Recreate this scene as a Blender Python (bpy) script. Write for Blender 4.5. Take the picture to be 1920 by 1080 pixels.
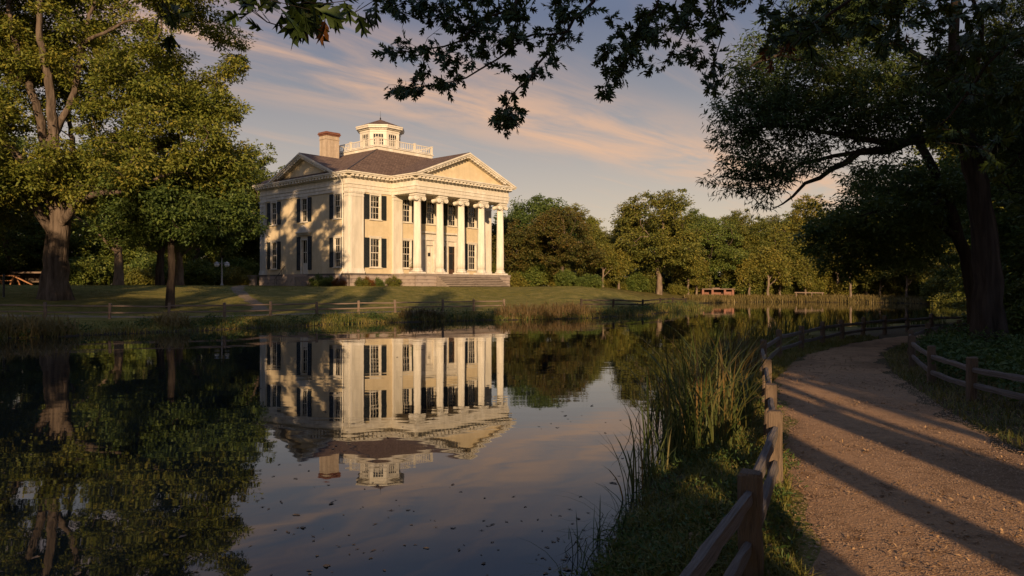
import bpy, bmesh, math, random
import numpy as np
from mathutils import Vector, Matrix, Quaternion, noise as mnoise

R = math.radians
for _o in list(bpy.data.objects):
    bpy.data.objects.remove(_o)
scene = bpy.context.scene
COL = scene.collection

# ------------------------------------------------------------------ camera
CAM_Z = 2.2
F = 1415.0                     # focal length in photo pixels (1920 wide)
cam_d = bpy.data.cameras.new('camera')
cam_d.sensor_width = 36.0
cam_d.lens = 36.0 * F / 1920.0
cam_d.clip_start = 0.05
cam_d.clip_end = 6000
cam = bpy.data.objects.new('camera', cam_d)
cam.location = (0, 0, CAM_Z)
cam.rotation_euler = (R(90), 0, 0)
COL.objects.link(cam)
scene.camera = cam

# ------------------------------------------------------------------ light
SUN_EL = 14.5
SUN_AZ = 181.2                 # sun stands behind the camera
sun_d = bpy.data.lights.new('sun', 'SUN')
sun_d.energy = 5.0
sun_d.angle = R(0.53)
sun_d.color = (1.0, 0.70, 0.41)
sun = bpy.data.objects.new('sun', sun_d)
_travel = Vector((-0.02, 1.0, -math.tan(R(SUN_EL)))).normalized()
sun.rotation_euler = _travel.to_track_quat('-Z', 'Y').to_euler()
sun.location = (0, -60, 40)
COL.objects.link(sun)

world = bpy.data.worlds.new('World')
scene.world = world
world.use_nodes = True
wn = world.node_tree
wn.nodes.clear()


def build_world():
    N, L = wn.nodes, wn.links
    out = N.new('ShaderNodeOutputWorld')
    bg = N.new('ShaderNodeBackground')
    bg.inputs['Strength'].default_value = 0.098
    L.new(bg.outputs[0], out.inputs[0])
    sky = N.new('ShaderNodeTexSky')
    sky.sky_type = 'NISHITA'
    sky.sun_disc = False
    sky.sun_elevation = R(SUN_EL)
    sky.sun_rotation = R(SUN_AZ)
    sky.air_density = 1.0
    sky.dust_density = 1.5
    sky.ozone_density = 2.0
    tc = N.new('ShaderNodeTexCoord')
    sep = N.new('ShaderNodeSeparateXYZ')
    L.new(tc.outputs['Generated'], sep.inputs[0])
    # evening tint of the air: warm near the horizon, slate mauve higher up
    ramp = N.new('ShaderNodeValToRGB')
    e = ramp.color_ramp.elements
    e[0].position = 0.0
    e[0].color = (5.8, 4.3, 2.95, 1)
    e[1].position = 1.0
    e[1].color = (1.4, 1.95, 3.5, 1)
    for p, c in ((0.08, (4.9, 3.8, 2.75, 1)), (0.16, (3.5, 2.85, 2.35, 1)), (0.25, (2.0, 1.82, 1.86, 1)), (0.34, (1.04, 1.12, 1.62, 1)), (0.55, (1.15, 1.6, 2.9, 1))):
        x = e.new(p)
        x.color = c
    L.new(sep.outputs['Z'], ramp.inputs['Fac'])
    mix = N.new('ShaderNodeMix')
    mix.data_type = 'RGBA'
    mix.inputs['Factor'].default_value = 0.85
    L.new(sky.outputs[0], mix.inputs['A'])
    L.new(ramp.outputs[0], mix.inputs['B'])
    # thin cirrus on a plane high overhead
    zc = N.new('ShaderNodeMath')
    zc.operation = 'MAXIMUM'
    zc.inputs[1].default_value = 0.03
    L.new(sep.outputs['Z'], zc.inputs[0])
    dv = []
    for ax in ('X', 'Y'):
        d = N.new('ShaderNodeMath')
        d.operation = 'DIVIDE'
        L.new(sep.outputs[ax], d.inputs[0])
        L.new(zc.outputs[0], d.inputs[1])
        dv.append(d)
    cmb = N.new('ShaderNodeCombineXYZ')
    L.new(dv[0].outputs[0], cmb.inputs[0])
    L.new(dv[1].outputs[0], cmb.inputs[1])

    def cirrus(rot, sc, nscale, detail, lo, hi, loc=(0, 0, 0)):
        mp = N.new('ShaderNodeMapping')
        mp.vector_type = 'TEXTURE'
        mp.inputs['Location'].default_value = loc
        mp.inputs['Rotation'].default_value = (0, 0, R(rot))
        mp.inputs['Scale'].default_value = sc
        L.new(cmb.outputs[0], mp.inputs[0])
        nz = N.new('ShaderNodeTexNoise')
        nz.inputs['Scale'].default_value = nscale
        nz.inputs['Detail'].default_value = detail
        nz.inputs['Roughness'].default_value = 0.6
        nz.inputs['Distortion'].default_value = 0.5
        L.new(mp.outputs[0], nz.inputs['Vector'])
        mr = N.new('ShaderNodeMapRange')
        mr.interpolation_type = 'SMOOTHSTEP'
        mr.inputs['From Min'].default_value = lo
        mr.inputs['From Max'].default_value = hi
        L.new(nz.outputs['Fac'], mr.inputs['Value'])
        return mr
    # the main veil: a long band running away to the right
    band = N.new('ShaderNodeMapping')
    band.vector_type = 'TEXTURE'
    band.inputs['Location'].default_value = (-1.1, 3.2, 0)
    band.inputs['Rotation'].default_value = (0, 0, R(47))
    L.new(cmb.outputs[0], band.inputs[0])
    bs = N.new('ShaderNodeSeparateXYZ')
    L.new(band.outputs[0], bs.inputs[0])
    ab = N.new('ShaderNodeMath')
    ab.operation = 'ABSOLUTE'
    L.new(bs.outputs['Y'], ab.inputs[0])
    bm_ = N.new('ShaderNodeMapRange')
    bm_.interpolation_type = 'SMOOTHSTEP'
    bm_.inputs['From Min'].default_value = 1.05
    bm_.inputs['From Max'].default_value = 0.0
    L.new(ab.outputs[0], bm_.inputs['Value'])
    c1 = cirrus(52, (1.9, 0.6, 1), 1.5, 8, 0.30, 0.66)
    c2 = cirrus(56, (3.0, 0.5, 1), 1.3, 8, 0.5, 0.78, (3, 1, 0))
    m1 = N.new('ShaderNodeMath')
    m1.operation = 'MULTIPLY'
    L.new(bm_.outputs[0], m1.inputs[0])
    L.new(c1.outputs[0], m1.inputs[1])
    m2 = N.new('ShaderNodeMath')
    m2.operation = 'MULTIPLY_ADD'
    m2.inputs[1].default_value = 0.3
    m2.use_clamp = True
    L.new(c2.outputs[0], m2.inputs[0])
    L.new(m1.outputs[0], m2.inputs[2])
    cm = N.new('ShaderNodeMath')
    cm.operation = 'MULTIPLY'
    cm.inputs[1].default_value = 0.70
    L.new(m2.outputs[0], cm.inputs[0])
    mixc = N.new('ShaderNodeMix')
    mixc.data_type = 'RGBA'
    mixc.inputs['B'].default_value = (6.4, 3.75, 2.2, 1)
    L.new(cm.outputs[0], mixc.inputs['Factor'])
    L.new(mix.outputs['Result'], mixc.inputs['A'])
    L.new(mixc.outputs['Result'], bg.inputs['Color'])


build_world()
scene.view_settings.view_transform = 'Standard'
scene.view_settings.look = 'None'
scene.view_settings.exposure = 0.5
scene.view_settings.gamma = 1.0
scene.view_settings.use_curve_mapping = False
scene.render.engine = 'CYCLES'
scene.cycles.max_bounces = 7
scene.cycles.diffuse_bounces = 3
scene.cycles.glossy_bounces = 3
scene.cycles.transmission_bounces = 4
scene.cycles.transparent_max_bounces = 6
scene.cycles.use_denoising = True
scene.cycles.sample_clamp_indirect = 4.0

# ------------------------------------------------------------------ materials
MATS = {}


def mat(name, c1, c2=None, scale=4.0, rough=0.8, spec=0.3, bump=0.0, bscale=None, stretch=(1, 1, 1), coord='Object',
        c3=None, detail=5.0, metallic=0.0, s3=0.7, dist=0.02, streak=0.0, blotch=0.0):
    m = bpy.data.materials.new(name)
    m.use_nodes = True
    nt = m.node_tree
    b = nt.nodes['Principled BSDF']
    b.inputs['Roughness'].default_value = rough
    b.inputs['Specular IOR Level'].default_value = spec
    b.inputs['Metallic'].default_value = metallic
    b.inputs['Base Color'].default_value = (*c1, 1)
    tc = nt.nodes.new('ShaderNodeTexCoord')
    mp = nt.nodes.new('ShaderNodeMapping')
    mp.inputs['Scale'].default_value = stretch
    nt.links.new(tc.outputs[coord], mp.inputs[0])
    if c2:
        nz = nt.nodes.new('ShaderNodeTexNoise')
        nz.inputs['Scale'].default_value = scale
        nz.inputs['Detail'].default_value = detail
        nz.inputs['Roughness'].default_value = 0.6
        nt.links.new(mp.outputs[0], nz.inputs['Vector'])
        rp = nt.nodes.new('ShaderNodeValToRGB')
        rp.color_ramp.elements[0].position = 0.3
        rp.color_ramp.elements[0].color = (*c1, 1)
        rp.color_ramp.elements[1].position = 0.7
        rp.color_ramp.elements[1].color = (*c2, 1)
        if c3:
            e = rp.color_ramp.elements.new(s3)
            e.color = (*c3, 1)
            rp.color_ramp.elements[1].position = 0.5
        nt.links.new(nz.outputs['Fac'], rp.inputs['Fac'])
        nt.links.new(rp.outputs[0], b.inputs['Base Color'])
    for amt, sc_, st_ in ((streak, 2.2, (1, 1, 0.07)), (blotch, 0.45, (1, 1, 1))):
        if not amt:
            continue
        sm = nt.nodes.new('ShaderNodeMapping')
        sm.inputs['Scale'].default_value = st_
        nt.links.new(tc.outputs[coord], sm.inputs[0])
        sn = nt.nodes.new('ShaderNodeTexNoise')
        sn.inputs['Scale'].default_value = sc_
        sn.inputs['Detail'].default_value = 8
        sn.inputs['Roughness'].default_value = 0.7
        nt.links.new(sm.outputs[0], sn.inputs['Vector'])
        sr = nt.nodes.new('ShaderNodeMapRange')
        sr.interpolation_type = 'SMOOTHSTEP'
        sr.inputs['From Min'].default_value = 0.36
        sr.inputs['From Max'].default_value = 0.56
        sr.inputs['To Min'].default_value = 1 - amt
        sr.inputs['To Max'].default_value = 1.0
        nt.links.new(sn.outputs['Fac'], sr.inputs['Value'])
        sx = nt.nodes.new('ShaderNodeMix')
        sx.data_type = 'RGBA'
        sx.blend_type = 'MULTIPLY'
        sx.inputs['Factor'].default_value = 1.0
        cl = b.inputs['Base Color'].links[0].from_socket
        nt.links.new(cl, sx.inputs['A'])
        nt.links.new(sr.outputs[0], sx.inputs['B'])
        nt.links.new(sx.outputs['Result'], b.inputs['Base Color'])
    if bump:
        nb = nt.nodes.new('ShaderNodeTexNoise')
        nb.inputs['Scale'].default_value = bscale or scale * 4
        nb.inputs['Detail'].default_value = 6
        nt.links.new(mp.outputs[0], nb.inputs['Vector'])
        bp = nt.nodes.new('ShaderNodeBump')
        bp.inputs['Strength'].default_value = bump
        bp.inputs['Distance'].default_value = dist
        nt.links.new(nb.outputs['Fac'], bp.inputs['Height'])
        nt.links.new(bp.outputs[0], b.inputs['Normal'])
    MATS[name] = m
    return m


def leaf_mat(name, cols, trans=0.3, rough=0.55, spec=0.25, patch=0.0):
    """cols: four colours spread over the single leaves; each tree shifts a little."""
    m = bpy.data.materials.new(name)
    m.use_nodes = True
    nt = m.node_tree
    b = nt.nodes['Principled BSDF']
    out = nt.nodes['Material Output']
    b.inputs['Roughness'].default_value = rough
    b.inputs['Specular IOR Level'].default_value = spec
    geo = nt.nodes.new('ShaderNodeNewGeometry')
    rp = nt.nodes.new('ShaderNodeValToRGB')
    n = len(cols)
    els = rp.color_ramp.elements
    els[0].color = (*cols[0], 1)
    els[0].position = 0
    els[1].color = (*cols[-1], 1)
    els[1].position = 1
    for i in range(1, n - 1):
        e = els.new(i / (n - 1))
        e.color = (*cols[i], 1)
    # a slow drift of colour through the crown, plus the single leaf's own
    tc = nt.nodes.new('ShaderNodeTexCoord')
    nz = nt.nodes.new('ShaderNodeTexNoise')
    nz.inputs['Scale'].default_value = 0.35
    nz.inputs['Detail'].default_value = 2
    nt.links.new(tc.outputs['Object'], nz.inputs['Vector'])
    oi = nt.nodes.new('ShaderNodeObjectInfo')
    a1 = nt.nodes.new('ShaderNodeMath')
    a1.operation = 'MULTIPLY_ADD'
    a1.inputs[1].default_value = 0.5
    nt.links.new(geo.outputs['Random Per Island'], a1.inputs[0])
    a2 = nt.nodes.new('ShaderNodeMath')
    a2.operation = 'MULTIPLY_ADD'
    a2.inputs[1].default_value = 0.9
    a2.inputs[2].default_value = -0.45
    nt.links.new(nz.outputs['Fac'], a2.inputs[0])
    a3 = nt.nodes.new('ShaderNodeMath')
    a3.operation = 'MULTIPLY_ADD'
    a3.inputs[1].default_value = 0.35
    nt.links.new(oi.outputs['Random'], a3.inputs[0])
    nt.links.new(a2.outputs[0], a3.inputs[2])
    nt.links.new(a3.outputs[0], a1.inputs[2])
    nt.links.new(a1.outputs[0], rp.inputs['Fac'])
    nt.links.new(rp.outputs[0], b.inputs['Base Color'])
    tr = nt.nodes.new('ShaderNodeBsdfTranslucent')
    nt.links.new(rp.outputs[0], tr.inputs['Color'])
    mx = nt.nodes.new('ShaderNodeMixShader')
    mx.inputs[0].default_value = trans
    nt.links.new(b.outputs[0], mx.inputs[1])
    nt.links.new(tr.outputs[0], mx.inputs[2])
    nt.links.new(mx.outputs[0], out.inputs[0])
    MATS[name] = m
    return m


M = MATS
mat('stucco', (0.62, 0.51, 0.335), (0.55, 0.445, 0.285), 0.6, 0.85, 0.2, 0.15, 14, c3=(0.66, 0.55, 0.37), streak=0.07, blotch=0.04)
mat('white_paint', (0.70, 0.64, 0.54), (0.60, 0.54, 0.44), 0.9, 0.6, 0.3, 0.08, 10, c3=(0.74, 0.69, 0.60), streak=0.14, blotch=0.05)
mat('column_paint', (0.72, 0.67, 0.58), (0.60, 0.55, 0.46), 0.7, 0.6, 0.3, 0.06, 8, stretch=(1, 1, 0.3), c3=(0.76, 0.71, 0.63), streak=0.15)
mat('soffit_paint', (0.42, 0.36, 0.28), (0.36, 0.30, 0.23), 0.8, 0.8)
mat('shutter_paint', (0.012, 0.016, 0.018), (0.02, 0.025, 0.026), 3, 0.5, 0.3)
mat('stone', (0.19, 0.15, 0.128), (0.34, 0.275, 0.23), 1.6, 0.9, 0.2, 0.5, 9, c3=(0.32, 0.25, 0.205))
mat('stone_dark', (0.10, 0.085, 0.075), (0.15, 0.125, 0.11), 3, 0.95, 0.1, 0.4)
mat('step_stone', (0.19, 0.155, 0.13), (0.28, 0.23, 0.19), 1.3, 0.9, 0.2, 0.4, 8)
mat('chimney_stucco', (0.47, 0.375, 0.28), (0.37, 0.285, 0.205), 2.5, 0.9, 0.15, 0.5, 9, streak=0.25)
mat('brick_red', (0.20, 0.085, 0.055), (0.13, 0.055, 0.04), 5, 0.9, 0.15, 0.4)
mat('iron', (0.015, 0.015, 0.017), rough=0.5, spec=0.4)
mat('metal_grey', (0.25, 0.24, 0.23), rough=0.5, spec=0.5)
mat('curtain', (0.62, 0.55, 0.44), (0.45, 0.39, 0.31), 9, 0.9, 0.1, stretch=(6, 6, 0.4))
mat('door_dark', (0.07, 0.035, 0.02), (0.05, 0.025, 0.015), 3, 0.5, 0.4)
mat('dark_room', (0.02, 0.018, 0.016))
mat('flower', (0.5, 0.08, 0.06), (0.6, 0.25, 0.2), 20)
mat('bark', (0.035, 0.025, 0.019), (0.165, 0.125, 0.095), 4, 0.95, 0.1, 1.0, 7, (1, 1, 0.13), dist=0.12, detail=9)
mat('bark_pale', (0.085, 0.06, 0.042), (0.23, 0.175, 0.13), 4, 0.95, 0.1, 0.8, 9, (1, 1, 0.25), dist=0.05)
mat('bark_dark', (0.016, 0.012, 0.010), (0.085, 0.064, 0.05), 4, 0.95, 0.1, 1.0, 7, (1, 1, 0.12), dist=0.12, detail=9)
mat('fence_wood', (0.06, 0.05, 0.043), (0.165, 0.138, 0.12), 7, 0.85, 0.15, 1.0, 12, (0.35, 7, 7), dist=0.02, c3=(0.10, 0.082, 0.07))
mat('post_wood', (0.058, 0.04, 0.028), (0.14, 0.10, 0.07), 7, 0.85, 0.15, 1.0, 12, (7, 7, 0.45), dist=0.02, c3=(0.115, 0.08, 0.054))
mat('old_wood', (0.13, 0.09, 0.066), (0.21, 0.152, 0.114), 5, 0.9, 0.15, 0.5, 16, (0.2, 1, 1))
mat('orange_timber', (0.27, 0.12, 0.055), (0.33, 0.17, 0.085), 4, 0.85, 0.15)
mat('far_brick', (0.19, 0.088, 0.06), (0.24, 0.12, 0.085), 3, 0.9, 0.1, 0.3)
mat('far_slab', (0.19, 0.135, 0.10), (0.14, 0.10, 0.075), 2, 0.9, 0.1)
mat('litter', (0.13, 0.075, 0.04), (0.30, 0.19, 0.10), 12, 0.8, 0.2, c3=(0.22, 0.12, 0.055))
mat('float_leaf', (0.03, 0.022, 0.015), (0.085, 0.06, 0.032), 3, 0.6, 0.3)
mat('pebble', (0.10, 0.06, 0.035), (0.32, 0.205, 0.12), 25, 0.85, 0.2, c3=(0.21, 0.13, 0.073))
mat('lamp_glass', (0.45, 0.45, 0.46), rough=0.25, spec=0.5)
leaf_mat('leaf_oak', [(0.0598, 0.09, 0.0175), (0.1197, 0.145, 0.0219), (0.1855, 0.185, 0.0286), (0.314, 0.2375, 0.0351)])
leaf_mat('leaf_green', [(0.0491, 0.083, 0.0216), (0.0921, 0.1298, 0.0264), (0.1413, 0.1662, 0.0311), (0.2305, 0.2078, 0.0384)])
leaf_mat('leaf_olive', [(0.0676, 0.0888, 0.0196), (0.1351, 0.1402, 0.0255), (0.2132, 0.1823, 0.0334), (0.299, 0.1986, 0.0354)])
leaf_mat('leaf_autumn', [(0.0397, 0.0564, 0.0149), (0.0816, 0.0875, 0.0193), (0.1342, 0.0988, 0.0223), (0.175, 0.0846, 0.0178)])
leaf_mat('leaf_slim', [(0.0286, 0.0513, 0.0164), (0.0529, 0.0849, 0.0238), (0.0815, 0.1084, 0.0256), (0.1731, 0.1578, 0.0329)])
leaf_mat('leaf_lobed', [(0.0202, 0.0405, 0.0079), (0.0324, 0.0568, 0.0106), (0.0445, 0.0689, 0.0106), (0.077, 0.0729, 0.0106)], trans=0.2)
leaf_mat('leaf_rust', [(0.12, 0.042, 0.0096), (0.192, 0.072, 0.0144), (0.156, 0.108, 0.018)], trans=0.35)
leaf_mat('blade_lawn', [(0.0607, 0.082, 0.016), (0.1113, 0.1161, 0.0224), (0.1822, 0.1503, 0.0352), (0.3238, 0.2134, 0.072)], trans=0.3)
leaf_mat('blade_bank', [(0.0439, 0.0627, 0.014), (0.0941, 0.1035, 0.0224), (0.1803, 0.1443, 0.0364), (0.3136, 0.2274, 0.084)], trans=0.3)
leaf_mat('blade_reed', [(0.0251, 0.045, 0.0127), (0.0479, 0.0724, 0.0177), (0.0855, 0.0899, 0.0228), (0.2281, 0.1123, 0.0317)], trans=0.3)
leaf_mat('blade_brown', [(0.066, 0.0495, 0.0176), (0.121, 0.0825, 0.0308), (0.187, 0.121, 0.0495)], trans=0.3)
leaf_mat('blade_straw', [(0.1, 0.085, 0.025), (0.2, 0.15, 0.055), (0.3, 0.22, 0.09)], trans=0.35)
leaf_mat('weed', [(0.0251, 0.0526, 0.0144), (0.0468, 0.0826, 0.0198), (0.0807, 0.1126, 0.0251), (0.1346, 0.1408, 0.0323)], trans=0.3)


def roof_material():
    m = mat('shingle', (0.105, 0.068, 0.05), (0.165, 0.112, 0.082), 1.2, 0.9, 0.15, c3=(0.135, 0.088, 0.064))
    nt = m.node_tree
    b = nt.nodes['Principled BSDF']
    tc = nt.nodes.new('ShaderNodeTexCoord')
    br = nt.nodes.new('ShaderNodeTexBrick')
    br.inputs['Scale'].default_value = 1.0
    br.inputs['Brick Width'].default_value = 0.42
    br.inputs['Row Height'].default_value = 0.24
    br.inputs['Mortar Size'].default_value = 0.025
    br.inputs['Color1'].default_value = (0.75, 0.72, 0.70, 1)
    br.inputs['Color2'].default_value = (1.25, 1.22, 1.2, 1)
    br.inputs['Mortar'].default_value = (0.5, 0.48, 0.46, 1)
    nt.links.new(tc.outputs['UV'], br.inputs['Vector'])
    mu = nt.nodes.new('ShaderNodeMix')
    mu.data_type = 'RGBA'
    mu.blend_type = 'MULTIPLY'
    mu.inputs['Factor'].default_value = 1.0
    src = b.inputs['Base Color'].links[0].from_socket
    nt.links.new(src, mu.inputs['A'])
    nt.links.new(br.outputs['Color'], mu.inputs['B'])
    nt.links.new(mu.outputs['Result'], b.inputs['Base Color'])
    bp = nt.nodes.new('ShaderNodeBump')
    bp.inputs['Strength'].default_value = 0.6
    bp.inputs['Distance'].default_value = 0.03
    bp.invert = True
    nt.links.new(br.outputs['Fac'], bp.inputs['Height'])
    nt.links.new(bp.outputs[0], b.inputs['Normal'])


roof_material()


def pane_material():
    m = bpy.data.materials.new('pane_glass')
    m.use_nodes = True
    nt = m.node_tree
    nt.nodes.clear()
    out = nt.nodes.new('ShaderNodeOutputMaterial')
    tr = nt.nodes.new('ShaderNodeBsdfTransparent')
    tr.inputs[0].default_value = (0.62, 0.64, 0.63, 1)
    gl = nt.nodes.new('ShaderNodeBsdfGlossy')
    gl.inputs['Roughness'].default_value = 0.03
    fr = nt.nodes.new('ShaderNodeFresnel')
    fr.inputs[0].default_value = 1.6
    tcn = nt.nodes.new('ShaderNodeTexCoord')
    nz = nt.nodes.new('ShaderNodeTexNoise')
    nz.inputs['Scale'].default_value = 2.0
    nt.links.new(tcn.outputs['Object'], nz.inputs['Vector'])
    bp = nt.nodes.new('ShaderNodeBump')
    bp.inputs['Strength'].default_value = 0.1
    bp.inputs['Distance'].default_value = 0.03
    nt.links.new(nz.outputs['Fac'], bp.inputs['Height'])
    nt.links.new(bp.outputs[0], gl.inputs['Normal'])
    mx = nt.nodes.new('ShaderNodeMixShader')
    nt.links.new(fr.outputs[0], mx.inputs[0])
    nt.links.new(tr.outputs[0], mx.inputs[1])
    nt.links.new(gl.outputs[0], mx.inputs[2])
    nt.links.new(mx.outputs[0], out.inputs[0])
    MATS['pane_glass'] = m


pane_material()


def water_material():
    m = bpy.data.materials.new('pond_water')
    m.use_nodes = True
    nt = m.node_tree
    b = nt.nodes['Principled BSDF']
    b.inputs['Base Color'].default_value = (0.003, 0.006, 0.009, 1)
    b.inputs['Specular Tint'].default_value = (0.60, 0.79, 1.0, 1)
    b.inputs['Roughness'].default_value = 0.015
    b.inputs['IOR'].default_value = 1.45
    b.inputs['Specular IOR Level'].default_value = 0.5
    tc = nt.nodes.new('ShaderNodeTexCoord')
    h = []
    for sc, stretch, dist in ((0.35, (0.5, 1.6, 1), 0.0), (2.2, (0.7, 1.5, 1), 0.4), (0.06, (1, 1, 1), 0)):
        mp = nt.nodes.new('ShaderNodeMapping')
        mp.inputs['Scale'].default_value = stretch
        nt.links.new(tc.outputs['Object'], mp.inputs[0])
        nz = nt.nodes.new('ShaderNodeTexNoise')
        nz.inputs['Scale'].default_value = sc
        nz.inputs['Detail'].default_value = 3
        nz.inputs['Distortion'].default_value = dist
        nt.links.new(mp.outputs[0], nz.inputs['Vector'])
        h.append(nz)
    # calm and ruffled patches
    mr = nt.nodes.new('ShaderNodeMapRange')
    mr.inputs['From Min'].default_value = 0.4
    mr.inputs['From Max'].default_value = 0.65
    mr.inputs['To Min'].default_value = 0.12
    mr.inputs['To Max'].default_value = 1.0
    nt.links.new(h[2].outputs['Fac'], mr.inputs['Value'])
    mm = nt.nodes.new('ShaderNodeMath')
    mm.operation = 'MULTIPLY'
    nt.links.new(h[1].outputs['Fac'], mm.inputs[0])
    nt.links.new(mr.outputs[0], mm.inputs[1])
    m2 = nt.nodes.new('ShaderNodeMath')
    m2.operation = 'MULTIPLY_ADD'
    m2.inputs[1].default_value = 0.16
    nt.links.new(mm.outputs[0], m2.inputs[0])
    nt.links.new(h[0].outputs['Fac'], m2.inputs[2])
    bp = nt.nodes.new('ShaderNodeBump')
    bp.inputs['Strength'].default_value = 1.0
    bp.inputs['Distance'].default_value = 0.006
    nt.links.new(m2.outputs[0], bp.inputs['Height'])
    nt.links.new(bp.outputs[0], b.inputs['Normal'])
    MATS['pond_water'] = m


water_material()


def ground_material():
    m = bpy.data.materials.new('turf_and_soil')
    m.use_nodes = True
    nt = m.node_tree
    b = nt.nodes['Principled BSDF']
    b.inputs['Roughness'].default_value = 0.95
    b.inputs['Specular IOR Level'].default_value = 0.1
    tc = nt.nodes.new('ShaderNodeTexCoord')

    def noise_ramp(scale, cols, detail=6):
        nz = nt.nodes.new('ShaderNodeTexNoise')
        nz.inputs['Scale'].default_value = scale
        nz.inputs['Detail'].default_value = detail
        nz.inputs['Roughness'].default_value = 0.65
        nt.links.new(tc.outputs['Object'], nz.inputs['Vector'])
        rp = nt.nodes.new('ShaderNodeValToRGB')
        els = rp.color_ramp.elements
        els[0].position = 0.32
        els[1].position = 0.68
        els[0].color = (*cols[0], 1)
        els[1].color = (*cols[-1], 1)
        if len(cols) == 3:
            e = els.new(0.5)
            e.color = (*cols[1], 1)
        nt.links.new(nz.outputs['Fac'], rp.inputs['Fac'])
        return rp
    grass = noise_ramp(0.9, [(0.085, 0.085, 0.020), (0.15, 0.13, 0.030), (0.26, 0.20, 0.062)], 9)
    soil = noise_ramp(1.2, [(0.040, 0.030, 0.016), (0.075, 0.052, 0.028), (0.06, 0.058, 0.016)], 10)
    mud = noise_ramp(1.5, [(0.035, 0.026, 0.016), (0.055, 0.042, 0.026)])
    at = nt.nodes.new('ShaderNodeAttribute')
    at.attribute_name = 'zone'
    sp = nt.nodes.new('ShaderNodeSeparateColor')
    nt.links.new(at.outputs['Color'], sp.inputs[0])
    x1 = nt.nodes.new('ShaderNodeMix')
    x1.data_type = 'RGBA'
    nt.links.new(sp.outputs[1], x1.inputs['Factor'])
    nt.links.new(grass.outputs[0], x1.inputs['A'])
    nt.links.new(soil.outputs[0], x1.inputs['B'])
    x2 = nt.nodes.new('ShaderNodeMix')
    x2.data_type = 'RGBA'
    nt.links.new(sp.outputs[0], x2.inputs['Factor'])
    nt.links.new(x1.outputs['Result'], x2.inputs['A'])
    nt.links.new(mud.outputs[0], x2.inputs['B'])
    nt.links.new(x2.outputs['Result'], b.inputs['Base Color'])
    nb = nt.nodes.new('ShaderNodeTexNoise')
    nb.inputs['Scale'].default_value = 9
    nb.inputs['Detail'].default_value = 8
    nt.links.new(tc.outputs['Object'], nb.inputs['Vector'])
    bp = nt.nodes.new('ShaderNodeBump')
    bp.inputs['Strength'].default_value = 0.8
    bp.inputs['Distance'].default_value = 0.08
    nt.links.new(nb.outputs['Fac'], bp.inputs['Height'])
    nt.links.new(bp.outputs[0], b.inputs['Normal'])
    MATS['turf_and_soil'] = m


ground_material()


def path_material(name, c, bd=0.012):
    m = mat(name, c[0], c[1], 3.5, 0.95, 0.1, 1.0, 38, c3=c[2], detail=14, dist=bd, blotch=0.4)
    return m


path_material('gravel_path', ((0.15, 0.082, 0.041), (0.33, 0.196, 0.104), (0.235, 0.136, 0.071)), 0.022)
path_material('bank_path', ((0.15, 0.115, 0.07), (0.25, 0.185, 0.125), (0.19, 0.145, 0.09)))

# ------------------------------------------------------------------ mesh helpers


def mesh_np(name, V, Fc, smooth=False):
    V = np.asarray(V, dtype=np.float32)
    me = bpy.data.meshes.new(name)
    me.vertices.add(len(V))
    me.vertices.foreach_set('co', V.ravel())
    if not isinstance(Fc, list):
        Fc = [Fc]
    Fc = [np.asarray(f, dtype=np.int32) for f in Fc if len(f)]
    tot = sum(f.size for f in Fc)
    npoly = sum(len(f) for f in Fc)
    me.loops.add(tot)
    me.loops.foreach_set('vertex_index', np.concatenate([f.ravel() for f in Fc]))
    me.polygons.add(npoly)
    starts = []
    o = 0
    for f in Fc:
        k = f.shape[1]
        starts.append(o + np.arange(len(f)) * k)
        o += f.size
    me.polygons.foreach_set('loop_start', np.concatenate(starts).astype(np.int32))
    if smooth:
        me.polygons.foreach_set('use_smooth', np.ones(npoly, dtype=bool))
    me.update(calc_edges=True)
    return me


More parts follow.
